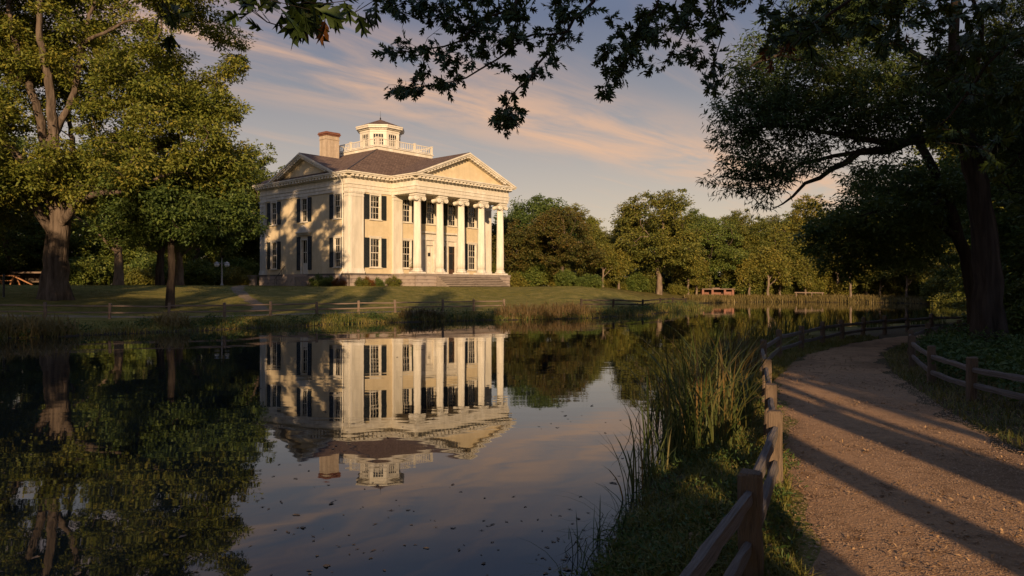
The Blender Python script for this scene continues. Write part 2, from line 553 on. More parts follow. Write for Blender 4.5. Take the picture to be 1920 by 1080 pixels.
class MB:
    def __init__(self):
        self.v = []
        self.f = []

    def add(self, verts, faces):
        o = len(self.v)
        self.v += [tuple(p) for p in verts]
        self.f += [tuple(i + o for i in f) for f in faces]
        return self

    def box(self, x0, x1, y0, y1, z0, z1):
        vs = [(x0, y0, z0), (x1, y0, z0), (x1, y1, z0), (x0, y1, z0), (x0, y0, z1), (x1, y0, z1), (x1, y1, z1), (x0, y1, z1)]
        return self.add(vs, [(0, 3, 2, 1), (4, 5, 6, 7), (0, 1, 5, 4), (1, 2, 6, 5), (2, 3, 7, 6), (3, 0, 4, 7)])

    def obox(self, p, q, w, h, up=(0, 0, 1)):
        """bar from p to q, w across, h along up"""
        p, q, up = Vector(p), Vector(q), Vector(up)
        d = (q - p).normalized()
        s = d.cross(up).normalized() * w / 2
        u = s.cross(d).normalized() * h / 2
        vs = [p - s - u, p + s - u, p + s + u, p - s + u, q - s - u, q + s - u, q + s + u, q - s + u]
        return self.add(vs, [(0, 1, 2, 3), (7, 6, 5, 4), (0, 4, 5, 1), (1, 5, 6, 2), (2, 6, 7, 3), (3, 7, 4, 0)])

    def tube(self, pts, rad, n=8, cap=True):
        pts = [Vector(p) for p in pts]
        if not isinstance(rad, (list, tuple)):
            rad = [rad] * len(pts)
        rings = []
        ref = None
        o = len(self.v)
        for i, p in enumerate(pts):
            a = pts[max(0, i - 1)]
            b_ = pts[min(len(pts) - 1, i + 1)]
            t = (b_ - a).normalized()
            if ref is None:
                ref = Vector((1, 0, 0)) if abs(t.x) < 0.8 else Vector((0, 1, 0))
            s = (ref - t * ref.dot(t)).normalized()
            ref = s
            w = t.cross(s)
            for k in range(n):
                an = 2 * math.pi * k / n
                self.v.append(tuple(p + (s * math.cos(an) + w * math.sin(an)) * rad[i]))
        for i in range(len(pts) - 1):
            for k in range(n):
                a = o + i * n + k
                b_ = o + i * n + (k + 1) % n
                self.f.append((a, b_, b_ + n, a + n))
        if cap:
            self.f.append(tuple(o + k for k in reversed(range(n))))
            self.f.append(tuple(o + (len(pts) - 1) * n + k for k in range(n)))
        return self

    def lathe(self, prof, n=20, c=(0, 0, 0), axis='z'):
        o = len(self.v)
        for r, z in prof:
            for k in range(n):
                a = 2 * math.pi * k / n
                if axis == 'z':
                    self.v.append((c[0] + r * math.cos(a), c[1] + r * math.sin(a), c[2] + z))
                else:   # axis along y
                    self.v.append((c[0] + r * math.cos(a), c[1] + z, c[2] + r * math.sin(a)))
        for i in range(len(prof) - 1):
            for k in range(n):
                a = o + i * n + k
                b_ = o + i * n + (k + 1) % n
                self.f.append((a, b_, b_ + n, a + n))
        self.f.append(tuple(o + k for k in range(n)))
        self.f.append(tuple(o + (len(prof) - 1) * n + k for k in range(n)))
        return self

    def prism(self, poly, z0, z1):
        n = len(poly)
        vs = [(x, y, z0) for x, y in poly] + [(x, y, z1) for x, y in poly]
        fs = [tuple(reversed(range(n))), tuple(range(n, 2 * n))] + [(i, (i + 1) % n, (i + 1) % n + n, i + n) for i in range(n)]
        return self.add(vs, fs)

    def mesh(self, name, fix=True, smooth=False):
        me = bpy.data.meshes.new(name)
        me.from_pydata(self.v, [], self.f)
        if fix:
            bm = bmesh.new()
            bm.from_mesh(me)
            bmesh.ops.recalc_face_normals(bm, faces=bm.faces)
            bm.to_mesh(me)
            bm.free()
        if smooth:
            me.polygons.foreach_set('use_smooth', np.ones(len(me.polygons), dtype=bool))
        me.update()
        return me


def obj(name, me, material=None, parent=None, loc=(0, 0, 0), rot=(0, 0, 0), scale=(1, 1, 1), kind=None):
    if isinstance(me, MB):
        me = me.mesh(name)
    o = bpy.data.objects.new(name, me)
    COL.objects.link(o)
    if material is not None and len(me.materials) == 0:
        me.materials.append(M[material] if isinstance(material, str) else material)
    o.location = loc
    o.rotation_euler = rot
    o.scale = scale
    if parent is not None:
        o.parent = parent
    if kind:
        o['kind'] = kind
    return o


def tag(o, label=None, cat=None, group=None, kind=None):
    for k, v in (('label', label), ('category', cat), ('group', group), ('kind', kind)):
        if v:
            o[k] = v
    return o


def thing(name, loc, label, cat, group=None, rotz=0.0):
    o = bpy.data.objects.new(name, None)
    o.empty_display_size = 0.2
    COL.objects.link(o)
    o.location = loc
    o.rotation_euler = (0, 0, rotz)
    return tag(o, label, cat, group)


def children(o):
    return [c for c in o.children]


def copy_tree(o, parent=None):
    c = o.copy()
    COL.objects.link(c)
    c.parent = parent
    for ch in children(o):
        copy_tree(ch, c)
    return c


def smooth(t):
    t = np.clip(t, 0, 1)
    return t * t * (3 - 2 * t)


# ------------------------------------------------------------------ terrain
SHORE_L = [(-20, -10), (-25, 0), (-27, 12), (-27, 22), (-25, 29), (-22.2, 32.8), (-19.2, 35.8), (-16.9, 38), (-13.7, 42), (-8.7, 47.2), (-4.6, 50.2), (-0.4, 51.9),
           (5.4, 54.6), (10.6, 62.3), (17.3, 74), (21.4, 84), (20.5, 92), (24, 103), (30, 112)]
SHORE_F = [(30, 112), (37, 119), (45.7, 119), (52, 114), (58, 110), (60, 99)]
SHORE_R = [(60, 99), (56, 84), (44, 66), (31, 52), (22, 43), (15, 38), (10.0, 31.5), (6.6, 24.5), (4.6, 18.5), (3.0, 13.6), (1.98, 9.7), (1.28, 7.4), (0.72, 5.8), (-0.5, 3), (-1.7, 0), (-3.2, -4), (-6, -9), (-11, -12), (-20, -10)]


def seg_dist(P, line):
    best = np.full(len(P), 1e9)
    L_ = np.asarray(line, float)
    for a, b in zip(L_[:-1], L_[1:]):
        d = b - a
        t = np.clip(((P - a) @ d) / (d @ d), 0, 1)
        q = a + t[:, None] * d
        best = np.minimum(best, np.hypot(P[:, 0] - q[:, 0], P[:, 1] - q[:, 1]))
    return best


def inside(P, poly):
    c = np.zeros(len(P), bool)
    q = np.asarray(poly, float)
    n = len(q)
    j = n - 1
    for i in range(n):
        xi, yi = q[i]
        xj, yj = q[j]
        if yi != yj:
            c ^= ((yi > P[:, 1]) != (yj > P[:, 1])) & (P[:, 0] < (xj - xi) * (P[:, 1] - yi) / (yj - yi) + xi)
        j = i
    return c


POND = SHORE_L[:-1] + SHORE_F[:-1] + SHORE_R[:-1]
HOUSE_A = Vector((-18.54, 86.0))      # near corner of the house
HU = Vector((0.661, 0.750)).normalized()
HM = Vector((-HU.y, HU.x))


def wob(P, s, seed=0.0):
    """cheap smooth wobble in -1..1"""
    x, y = P[:, 0] * s + seed, P[:, 1] * s - seed
    return (np.sin(x * 1.7 + 1.3 * np.sin(y * 1.1)) + np.sin(y * 2.3 + 1.7 * np.sin(x * 0.9 + 2)) + np.sin((x + y) * 3.1 + seed)) / 3


def shore_info(P):
    dl, df, dr = seg_dist(P, SHORE_L), seg_dist(P, SHORE_F), seg_dist(P, SHORE_R)
    d = np.minimum(np.minimum(dl, df), dr)
    ins = inside(P, POND)
    sd = np.where(ins, -d, d)
    wr = smooth((np.minimum(dl, df) - dr) / 10 + 0.5)
    wf = smooth((np.minimum(dl, dr) - df) / 10 + 0.5)
    return sd, wr, wf


def height(P):
    P = np.atleast_2d(np.asarray(P, float))
    sd, wr, wf = shore_info(P)
    amp = np.clip(1 - wr, 0, 1)
    sdn = sd + amp * 0.35 * wob(P, 0.9) + 0.12 * wob(P, 3.1, 2)
    # keep the corridor of the right-hand path clean
    wl = 33 - 21 * smooth((P[:, 0] + 4) / 12)
    zl = 0.42 * smooth(sdn / 3.2) + 0.06 + 1.95 * smooth((sdn - 4 + 1.5 * smooth((P[:, 0] + 4) / 12)) / wl)
    zl = zl + 0.25 * smooth((sdn - 40) / 60)
    dx, dy = P[:, 0] - HOUSE_A.x, P[:, 1] - HOUSE_A.y
    la, lm = dx * HU.x + dy * HU.y, dx * HM.x + dy * HM.y
    hd = np.hypot(np.maximum(np.maximum(-2.5 - la, la - 24.5), 0), np.maximum(np.maximum(-7.5 - lm, lm - 21), 0))
    kk = 1 - smooth(hd / 9)
    zl = zl * (1 - kk) + 2.36 * kk
    zf = 0.35 * smooth(sdn / 2.0) + 0.06 + 0.9 * smooth((sdn - 1) / 12) + 0.6 * smooth((sdn - 20) / 60)
    zr = 0.22 * smooth(sdn / 0.8) + 0.03 + 0.55 * smooth((sdn - 9) / 25) + 1.2 * smooth((sdn - 25) / 80)
    z = zl * (1 - wr) * (1 - wf) + zr * wr + zf * wf * (1 - wr)
    z = z + (1 - kk) * (0.05 * wob(P, 0.25, 5) + 0.02 * wob(P, 1.3, 1)) * smooth((sd - 5) / 20) * (1 - smooth(wr))
    zw = -0.03 - 1.1 * smooth(-sdn / 4)
    return np.where(sdn > 0, z, zw)


def hz(x, y):
    return float(height([(x, y)])[0])


def at(px, D):
    """ground point seen in photo column px at depth D"""
    x = (px - 960) / F * D
    return Vector((x, D, hz(x, D)))


def pix(px, py, D):
    return Vector(((px - 960) / F * D, D, CAM_Z - (py - 540) / F * D))


def build_ground():
    def axis(lo, hi, step, far):
        a = list(np.arange(lo, hi + step * 0.5, step))
        s = step
        x = a[-1]
        up = []
        while x < far:
            s *= 1.25
            x += s
            up.append(x)
        s = step
        x = a[0]
        dn = []
        while x > -far:
            s *= 1.25
            x -= s
            dn.append(x)
        return np.array(dn[::-1] + a + up)
    X = axis(-62, 62, 0.55, 1800)
    Y = axis(-20, 126, 0.55, 2200)
    gx, gy = np.meshgrid(X, Y)
    P = np.stack([gx.ravel(), gy.ravel()], 1)
    sd, wr, wf = shore_info(P)
    z = height(P)
    V = np.column_stack([P, z])
    nx, ny = len(X), len(Y)
    i = np.arange(nx * ny).reshape(ny, nx)
    Fq = np.stack([i[:-1, :-1].ravel(), i[:-1, 1:].ravel(), i[1:, 1:].ravel(), i[1:, :-1].ravel()], 1)
    me = mesh_np('ground', V, Fq, smooth=True)
    mud = np.clip(1 - smooth((sd - 0.2) / 0.9), 0, 1)
    lawn_far = smooth((P[:, 1] - 96) / 30) * (1 - wr)
    forest = np.clip(np.maximum(wr * smooth((sd - 0.5) / 3), np.maximum(lawn_far * (1 - wf * 0.9), smooth((np.abs(P[:, 0] + 20) - 45) / 30))), 0, 1)
    dens = np.zeros((len(P), 4), np.float32)
    dens[:, 0] = mud
    dens[:, 1] = forest
    dens[:, 3] = 1
    ca = me.color_attributes.new('zone', 'FLOAT_COLOR', 'POINT')
    ca.data.foreach_set('color', dens.ravel())
    o = obj('ground', me, 'turf_and_soil')
    tag(o, 'grassy ground sloping from the pond up to the mansion', kind='structure')


build_ground()


def build_water():
    poly = [(x, y) for x, y in POND]
    c = np.mean(poly, axis=0)
    big = [tuple(c + (np.array(p) - c) * 1.0 + 2.5 * (np.array(p) - c) / np.linalg.norm(np.array(p) - c)) for p in poly]
    x0, x1 = min(p[0] for p in big) - 1, max(p[0] for p in big) + 1
    y0, y1 = min(p[1] for p in big) - 1, max(p[1] for p in big) + 1
    me = mesh_np('water', [(x0, y0, 0), (x1, y0, 0), (x1, y1, 0), (x0, y1, 0)], np.array([[0, 1, 2, 3]]))
    o = obj('pond_water', me, 'pond_water')
    tag(o, 'still dark pond mirroring the mansion and the evening sky', kind='structure')


build_water()


def strip(name, left, right, material, lift, n=260, wobble=0.25, across=9, label=None):
    def resample(line):
        L_ = np.asarray(line, float)
        # Catmull-Rom through the points
        pts = []
        for k in range(len(L_) - 1):
            p0, p1, p2, p3 = L_[max(k - 1, 0)], L_[k], L_[k + 1], L_[min(k + 2, len(L_) - 1)]
            for t in np.linspace(0, 1, 24, endpoint=False):
                pts.append(0.5 * ((2 * p1) + (-p0 + p2) * t + (2 * p0 - 5 * p1 + 4 * p2 - p3) * t * t + (-p0 + 3 * p1 - 3 * p2 + p3) * t ** 3))
        pts.append(L_[-1])
        pts = np.array(pts)
        s = np.r_[0, np.cumsum(np.hypot(*np.diff(pts, axis=0).T))]
        u = np.linspace(0, s[-1], n)
        return np.column_stack([np.interp(u, s, pts[:, 0]), np.interp(u, s, pts[:, 1])])
    A, B = resample(left), resample(right)
    w = np.hypot(*(B - A).T)[:, None]
    d = (B - A) / w
    A = A + d * (wobble * wob(A, 1.1))[:, None]
    B = B - d * (wobble * wob(B, 1.3, 3))[:, None]
    P = np.concatenate([A + (B - A) * t for t in np.linspace(0, 1, across)])
    edge = np.repeat(np.minimum(np.linspace(0, 1, across), 1 - np.linspace(0, 1, across)), n)
    z = height(P) + np.where(edge == 0, -0.02, lift)
    V = np.column_stack([P, z])
    i = np.arange(across * n).reshape(across, n)
    Fq = np.stack([i[:-1, :-1].ravel(), i[:-1, 1:].ravel(), i[1:, 1:].ravel(), i[1:, :-1].ravel()], 1)
    o = obj(name, mesh_np(name, V, Fq, smooth=True), material)
    tag(o, label, kind='structure')
    return A, B


PATH_L = [(0.2, -14), (0.6, -6), (1.15, 0), (1.75, 4), (2.05, 5.4), (2.8, 7.7), (3.75, 10.6), (5.25, 15.3), (7.95, 21.0), (12.3, 27.0), (16.6, 31.2), (21.5, 34.2), (30, 37.8), (44, 46)]
PATH_R = [(4.6, -14), (4.9, -6), (5.2, 0), (5.5, 4), (5.6, 5.4), (5.9, 8.4), (6.9, 12), (8.7, 17.2), (10.9, 22.2), (13.4, 26.0), (16.2, 29.0), (21.5, 31.8), (31, 35), (46, 42)]
strip('gravel_path', PATH_L, PATH_R, 'gravel_path', 0.015, n=340, wobble=0.22, across=13, label='gravel footpath curving along the pond between rail fences')

LF = [(85, 40.8), (205, 41.4), (316, 42.4), (421, 44.0), (507, 46.2), (594, 48.6), (672, 50.6), (741, 52.4), (830, 54.6), (888, 56.2), (945, 58.0)]
LFP = [Vector(((px - 960) / F * D, D, 0)) for px, D in LF]
_pre = [Vector((-40.5, 34.5, 0)), Vector((-35.6, 36.7, 0)), Vector((-30.4, 38.9, 0))]
LFP = _pre + LFP
_bl = [(p.x - 0.35, p.y + 0.9) for p in LFP[:-2]]
_br = [(p.x - 0.9, p.y + 2.6) for p in LFP[:-2]]
strip('bank_path', _bl, _br, 'bank_path', 0.02, n=160, wobble=0.25, across=5, label='pale gravel walk behind the far bank fence')
strip('lawn_path', [(-17.6, 51.0), (-20.5, 58), (-24.5, 66), (-27.6, 74), (-29.5, 84.5)], [(-16.2, 51.6), (-19.2, 58.4), (-23.1, 66.4), (-26.2, 74.4), (-28.2, 84)], 'bank_path', 0.02, n=90, wobble=0.2, across=5,
      label='worn dirt track crossing the lawn to the side door')

# ------------------------------------------------------------------ the mansion
Z0 = 2.30
ROTZ = math.atan2(HU.y, HU.x)
house = thing('mansion', (HOUSE_A.x, HOUSE_A.y, Z0), 'cream two storey mansion with white columned portico, black shutters and rooftop cupola', 'house', rotz=ROTZ)
W, DP = 23.5, 18.9
PA0, PA1, PM = 6.24, 22.2, -4.33


def Z(z):
    return z - Z0


FL = Z(3.9)          # main floor
AB = Z(13.34)        # underside of the architrave


def hp(name, mb, material, parent=None, **k):
    return obj(name, mb, material, parent or house, **k)


def wall_mesh(width, z0, z1, openings, reveal=0.28):
    """front face in the xz plane at y=0 (outward -y), openings (x0,x1,z0,z1) with reveals"""
    xs = sorted({0, width, *[o[0] for o in openings], *[o[1] for o in openings]})
    zs = sorted({z0, z1, *[o[2] for o in openings], *[o[3] for o in openings]})
    mb = MB()
    for xa, xb in zip(xs[:-1], xs[1:]):
        for za, zb in zip(zs[:-1], zs[1:]):
            cx, cz = (xa + xb) / 2, (za + zb) / 2
            if any(o[0] < cx < o[1] and o[2] < cz < o[3] for o in openings):
                continue
            mb.add([(xa, 0, za), (xb, 0, za), (xb, 0, zb), (xa, 0, zb)], [(0, 1, 2, 3)])
    r = reveal
    for a, b, c, d in openings:
        mb.add([(a, 0, c), (a, 0, d), (a, r, d), (a, r, c)], [(0, 1, 2, 3)])
        mb.add([(b, 0, c), (b, 0, d), (b, r, d), (b, r, c)], [(3, 2, 1, 0)])
        mb.add([(a, 0, c), (b, 0, c), (b, r, c), (a, r, c)], [(3, 2, 1, 0)])
        mb.add([(a, 0, d), (b, 0, d), (b, r, d), (a, r, d)], [(0, 1, 2, 3)])
    return mb.mesh('wall', fix=False)


WIN_W = 1.42
LOWZ, LOWH = Z(4.65), 3.38
UPZ, UPH = Z(10.28), 2.82
front_open = []
front_windows = []     # a centre, z, h, left shutter, right shutter, curtain
for a in (3.7,):
    front_windows += [(a, UPZ, UPH, 1, 1, 1), (a, LOWZ, LOWH, 1, 1, 1)]
front_windows += [(8.45, UPZ, UPH, 0, 1, 1), (8.45, LOWZ, LOWH, 0, 1, 1)]
front_windows += [(12.55, UPZ, UPH, 1, 1, 0), (16.25, UPZ, UPH, 1, 1, 0), (19.95, UPZ, UPH, 1, 1, 0), (19.95, LOWZ, LOWH, 1, 1, 1)]
for a, z, h, *_ in front_windows:
    front_open.append((a - WIN_W / 2, a + WIN_W / 2, z, z + h))
DOOR_H = 3.7
front_open.append((11.75, 12.95, FL, FL + DOOR_H))
front_open.append((13.55, 15.05, FL, FL + DOOR_H))
front_open.append((15.65, 16.75, FL, FL + DOOR_H))
hp('front_wall', wall_mesh(W, FL, AB, front_open), 'stucco')
side_cols = (2.2, 9.0, 15.8)
side_open, side_windows = [], []
SW = 1.25
for m_ in side_cols:
    side_windows.append((m_, UPZ, UPH))
    if m_ != 9.0:
        side_windows.append((m_, LOWZ, LOWH))
for m_, z, h in side_windows:
    side_open.append((DP - m_ - SW / 2, DP - m_ + SW / 2, z, z + h))
side_open.append((DP - 9.0 - 0.62, DP - 9.0 + 0.62, FL, FL + 4.13))
hp('side_wall', wall_mesh(DP, FL, AB, side_open), 'stucco', loc=(0, DP, 0), rot=(0, 0, R(-90)))
hp('rear_wall', wall_mesh(W, FL, AB, [(a - 0.7, a + 0.7, z, z + h) for a in (3, 8.5, 15, 20.5) for z, h in ((UPZ, UPH), (LOWZ, LOWH))]), 'stucco', loc=(W, DP, 0), rot=(0, 0, R(180)))
hp('end_wall', wall_mesh(DP, FL, AB, [(m_ - 0.7, m_ + 0.7, z, z + h) for m_ in (3, 9, 15.5) for z, h in ((UPZ, UPH), (LOWZ, LOWH))]), 'stucco', loc=(W, 0, 0), rot=(0, 0, R(90)))
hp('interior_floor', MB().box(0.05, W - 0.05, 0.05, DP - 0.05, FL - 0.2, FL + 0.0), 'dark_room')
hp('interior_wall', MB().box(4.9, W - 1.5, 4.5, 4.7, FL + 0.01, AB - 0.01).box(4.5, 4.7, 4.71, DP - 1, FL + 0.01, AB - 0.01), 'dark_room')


def window_meshes(w, h, casing=0.16):
    x = w / 2
    fr = MB()
    fr.box(-x - casing, -x + 0.02, -0.06, 0.10, -0.02, h + casing)
    fr.box(x - 0.02, x + casing, -0.06, 0.10, -0.02, h + casing)
    fr.box(-x + 0.02, x - 0.02, -0.058, 0.098, h - 0.03, h + casing - 0.002)
    fr.box(-x - casing - 0.06, x + casing + 0.06, -0.10, 0.05, h + casing + 0.001, h + casing + 0.09)
    sill = MB().box(-x - casing - 0.08, x + casing + 0.08, -0.16, 0.12, -0.14, -0.021)
    sash = MB()
    mid = h * 0.5
    for (z0, z1, y0) in ((0.0, mid + 0.04, 0.16), (mid - 0.02, h - 0.03, 0.11)):
        y1 = y0 + 0.045
        sash.box(-x + 0.02, -x + 0.09, y0, y1, z0, z1).box(x - 0.09, x - 0.02, y0, y1, z0, z1)
        sash.box(-x + 0.09, x - 0.09, y0, y1, z0, z0 + 0.08).box(-x + 0.09, x - 0.09, y0, y1, z1 - 0.07, z1)
        for k in (1, 2):
            cx = -x + 0.09 + (2 * x - 0.18) * k / 3
            sash.box(cx - 0.022, cx + 0.022, y0 + 0.006, y1 - 0.006, z0 + 0.08, z1 - 0.07)
        cz = (z0 + z1) / 2
        sash.box(-x + 0.09, x - 0.09, y0 + 0.009, y1 - 0.009, cz - 0.022, cz + 0.022)
    pane = MB()
    for (z0, z1, y0) in ((0.0, mid + 0.04, 0.182), (mid - 0.02, h - 0.03, 0.132)):
        pane.box(-x + 0.08, x - 0.08, y0, y0 + 0.006, z0 + 0.05, z1 - 0.05)
    cur = MB()
    n = 36
    vs, fs = [], []
    for k in range(n + 1):
        t = k / n
        xx = -x + 2 * x * t
        yy = 0.36 + 0.035 * math.sin(t * 52) + 0.02 * math.sin(t * 23)
        gap = 0.0
        if 0.42 < t < 0.58:
            gap = 0.10
        vs += [(xx, yy + gap, 0.02), (xx, yy + gap * 0.2, h)]
    for k in range(n):
        fs.append((2 * k, 2 * k + 2, 2 * k + 3, 2 * k + 1))
    cur.add(vs, fs)
    return [fr.mesh('window'), sill.mesh('sill'), sash.mesh('sash'), pane.mesh('pane'), cur.mesh('curtain', fix=False)]


def put_window(ms, loc, rotz, curtain):
    w = hp('window', ms[0], 'white_paint', loc=loc, rot=(0, 0, rotz))
    obj('sill', ms[1], 'white_paint', w)
    obj('sash', ms[2], 'white_paint', w)
    obj('pane', ms[3], 'pane_glass', w)
    if curtain:
        obj('curtain', ms[4], 'curtain', w)
    else:
        xs = [v.co.x for v in ms[3].vertices]
        zt = max(v.co.z for v in ms[3].vertices)
        drop = zt * (0.28 + 0.3 * (math.sin(loc[0] * 3.1 + loc[1] * 1.7 + loc[2]) * 0.5 + 0.5))
        obj('blind', MB().box(min(xs), max(xs), 0.27, 0.28, zt - drop, zt), 'curtain', w)
    return w


def shutter_mesh(w, h):
    mb = MB()
    t = 0.07
    mb.box(0, 0.08, -t, 0, 0, h).box(w - 0.08, w, -t, 0, 0, h)
    for z in (0, h * 0.48, h - 0.1):
        mb.box(0.08, w - 0.08, -t + 0.002, -0.002, z, z + 0.1)
    for a, b in ((0.1, h * 0.48), (h * 0.48 + 0.1, h - 0.1)):
        n = max(3, int((b - a) / 0.11))
        for k in range(n):
            z = a + (b - a) * (k + 0.5) / n
            mb.obox((0.08, -0.035, z), (w - 0.08, -0.035, z), 0.03, 0.10, up=(0, 0.5, 1))
    return mb.mesh('shutter')


FWU, FWL = window_meshes(WIN_W, UPH), window_meshes(WIN_W, LOWH)
SWU, SWL = window_meshes(SW, UPH), window_meshes(SW, LOWH)
SHU, SHL = shutter_mesh(0.74, UPH + 0.1), shutter_mesh(0.74, LOWH + 0.1)
for a, z, h, ls, rs, cu in front_windows:
    up = h == UPH
    put_window(FWU if up else FWL, (a, 0, z), 0, cu)
    sh = SHU if up else SHL
    if ls:
        hp('shutter', sh, 'shutter_paint', loc=(a - WIN_W / 2 - 0.17 - 0.74, -0.02, z - 0.05))
    if rs:
        hp('shutter', sh, 'shutter_paint', loc=(a + WIN_W / 2 + 0.17, -0.02, z - 0.05))
for m_, z, h in side_windows:
    up = h == UPH
    put_window(SWU if up else SWL, (0, m_, z), R(-90), 1 if m_ == 2.2 else 0)
    sh = SHU if up else SHL
    hp('shutter', sh, 'shutter_paint', loc=(-0.02, m_ + SW / 2 + 0.17 + 0.74, z - 0.05), rot=(0, 0, R(-90)))
    hp('shutter', sh, 'shutter_paint', loc=(-0.02, m_ - SW / 2 - 0.17, z - 0.05), rot=(0, 0, R(-90)))
RW = window_meshes(1.4, UPH)
RWL = window_meshes(1.4, LOWH)
for m_ in (3, 9, 15.5):
    put_window(RW, (W, m_, UPZ), R(90), 0)
    put_window(RWL, (W, m_, LOWZ), R(90), 0)

# side door with shutters, small pediment hood, stoop and iron rail
sd = hp('side_door', MB().box(-0.60, 0.60, 0.15, 0.22, FL, FL + 1.35).box(-0.6, -0.46, 0.15, 0.22, FL + 1.35, FL + 4.1).box(0.46, 0.6, 0.15, 0.22, FL + 1.35, FL + 4.1)
        .box(-0.03, 0.03, 0.152, 0.218, FL + 1.35, FL + 4.1).box(-0.46, 0.46, 0.153, 0.217, FL + 2.6, FL + 2.7), 'white_paint', loc=(0, 9.0, 0), rot=(0, 0, R(-90)))
obj('pane', MB().box(-0.46, 0.46, 0.18, 0.19, FL + 1.35, FL + 4.1), 'pane_glass', sd)
obj('door_frame', MB().box(-0.80, -0.60, -0.06, 0.1, FL, FL + 4.3).box(0.60, 0.80, -0.06, 0.1, FL, FL + 4.3).box(-0.6, 0.6, -0.058, 0.098, FL + 4.12, FL + 4.298), 'white_paint', sd)
hood = MB().box(-1.25, 1.25, -0.18, 0.0, FL + 4.75, FL + 5.0).box(-1.45, 1.45, -0.36, 0.0, FL + 5.0, FL + 5.14)
hood.add([(-1.4, -0.3, FL + 5.141), (1.4, -0.3, FL + 5.141), (0, -0.3, FL + 6.0), (-1.4, 0, FL + 5.141), (1.4, 0, FL + 5.141), (0, 0, FL + 6.0)],
         [(0, 1, 2), (5, 4, 3), (0, 3, 4, 1), (1, 4, 5, 2), (2, 5, 3, 0)])
obj('door_hood', hood, 'white_paint', sd)
dsh = shutter_mesh(0.74, 4.05)
hp('shutter', dsh, 'shutter_paint', loc=(-0.02, 9.0 + 0.82 + 0.74, FL + 0.2 + 0.3), rot=(0, 0, R(-90)))
hp('shutter', dsh, 'shutter_paint', loc=(-0.02, 9.0 - 0.82, FL + 0.2 + 0.3), rot=(0, 0, R(-90)))
hp('side_stoop', MB().box(-2.2, -0.32, 7.8, 10.2, -0.4, FL - 0.06), 'stone')
for k in range(5):
    hp('side_step', MB().box(-2.1, -0.4, 7.8 - 0.36 * (k + 1), 7.8 - 0.36 * k, -0.4, FL - 0.08 - 0.25 * (k + 1)), 'step_stone')
rail = MB()
for k in range(7):
    y = 10.1 - 0.1 + k * 0.38
    zt = FL + 0.95 - (0.26 * k)
    rail.tube([(-2.05, y + 0.0, zt - 0.95), (-2.05, y, zt)], 0.022, 6)
rail.tube([(-2.05, 10.0, FL + 0.95), (-2.05, 12.28, FL - 0.61)], 0.03, 6)
hp('stair_railing', rail, 'iron', kind='stuff')
for k in range(5):
    hp('side_step', MB().box(-2.1, -0.4, 10.2 + 0.36 * k, 10.2 + 0.36 * (k + 1), -0.4, FL - 0.08 - 0.25 * (k + 1)), 'step_stone')

# portal inside the portico
portal = MB()
PT = FL + 4.3
for a in (10.95, 11.4, 13.05, 15.15, 16.85, 17.15):
    portal.box(a - 0.17, a + 0.17, -0.22, 0.0, FL, PT)
portal.box(10.7, 17.45, -0.26, 0.0, PT, PT + 0.42)
portal.box(10.75, 17.4, -0.2, 0.0, PT + 0.42, PT + 0.85)
portal.box(10.5, 17.65, -0.48, 0.0, PT + 0.85, PT + 1.08)
portal.box(11.57, 12.88, -0.1, 0.1, FL + DOOR_H - 0.02, PT).box(13.22, 14.98, -0.1, 0.1, FL + DOOR_H - 0.02, PT).box(15.32, 16.68, -0.1, 0.1, FL + DOOR_H - 0.02, PT)
hp('door_surround', portal, 'white_paint')


def panel_door(x0, x1, z0, z1, y):
    mb = MB().box(x0, x1, y, y + 0.06, z0, z1)
    w = x1 - x0
    for za, zb in ((0.06, 0.30), (0.36, 0.62), (0.68, 0.95)):
        A, B = z0 + (z1 - z0) * za, z0 + (z1 - z0) * zb
        for xa, xb in ((0.12, 0.46), (0.54, 0.88)):
            X0, X1 = x0 + w * xa, x0 + w * xb
            for q in ((X0, X1, A, A + 0.04), (X0, X1, B - 0.04, B), (X0, X0 + 0.04, A + 0.04, B - 0.04), (X1 - 0.04, X1, A + 0.04, B - 0.04)):
                mb.box(q[0], q[1], y - 0.03, y, q[2], q[3])
    return mb


d1 = hp('front_door', panel_door(11.75, 12.95, FL, FL + DOOR_H, 0.1), 'white_paint')
d1['label'] = 'white panelled door with a small dark plaque'
obj('plaque', MB().box(12.1, 12.5, 0.06, 0.098, FL + 2.3, FL + 2.75), 'iron', d1)
d2 = hp('front_door', panel_door(13.55, 15.05, FL, FL + 2.95, 0.1), 'door_dark')
d2['label'] = 'dark brown panelled door'
obj('handle', MB().lathe([(0.045, -0.06), (0.05, 0), (0.03, 0.06)], 8, (14.9, 0.03, FL + 1.1), axis='y'), 'metal_grey', d2)
obj('transom', MB().box(13.55, 15.05, 0.12, 0.13, FL + 3.05, FL + DOOR_H), 'pane_glass', d2)
obj('transom_bar', MB().box(13.55, 15.05, 0.05, 0.2, FL + 2.95, FL + 3.05), 'white_paint', d2)
d3 = hp('side_light', MB().box(15.65, 15.78, 0.08, 0.16, FL, FL + DOOR_H).box(16.62, 16.75, 0.08, 0.16, FL, FL + DOOR_H).box(15.78, 16.62, 0.08, 0.16, FL, FL + 0.7).box(15.78, 16.62, 0.082, 0.158, FL + 2.7, FL + 2.8), 'door_dark')
obj('pane', MB().box(15.78, 16.62, 0.11, 0.12, FL + 0.7, FL + DOOR_H), 'pane_glass', d3)


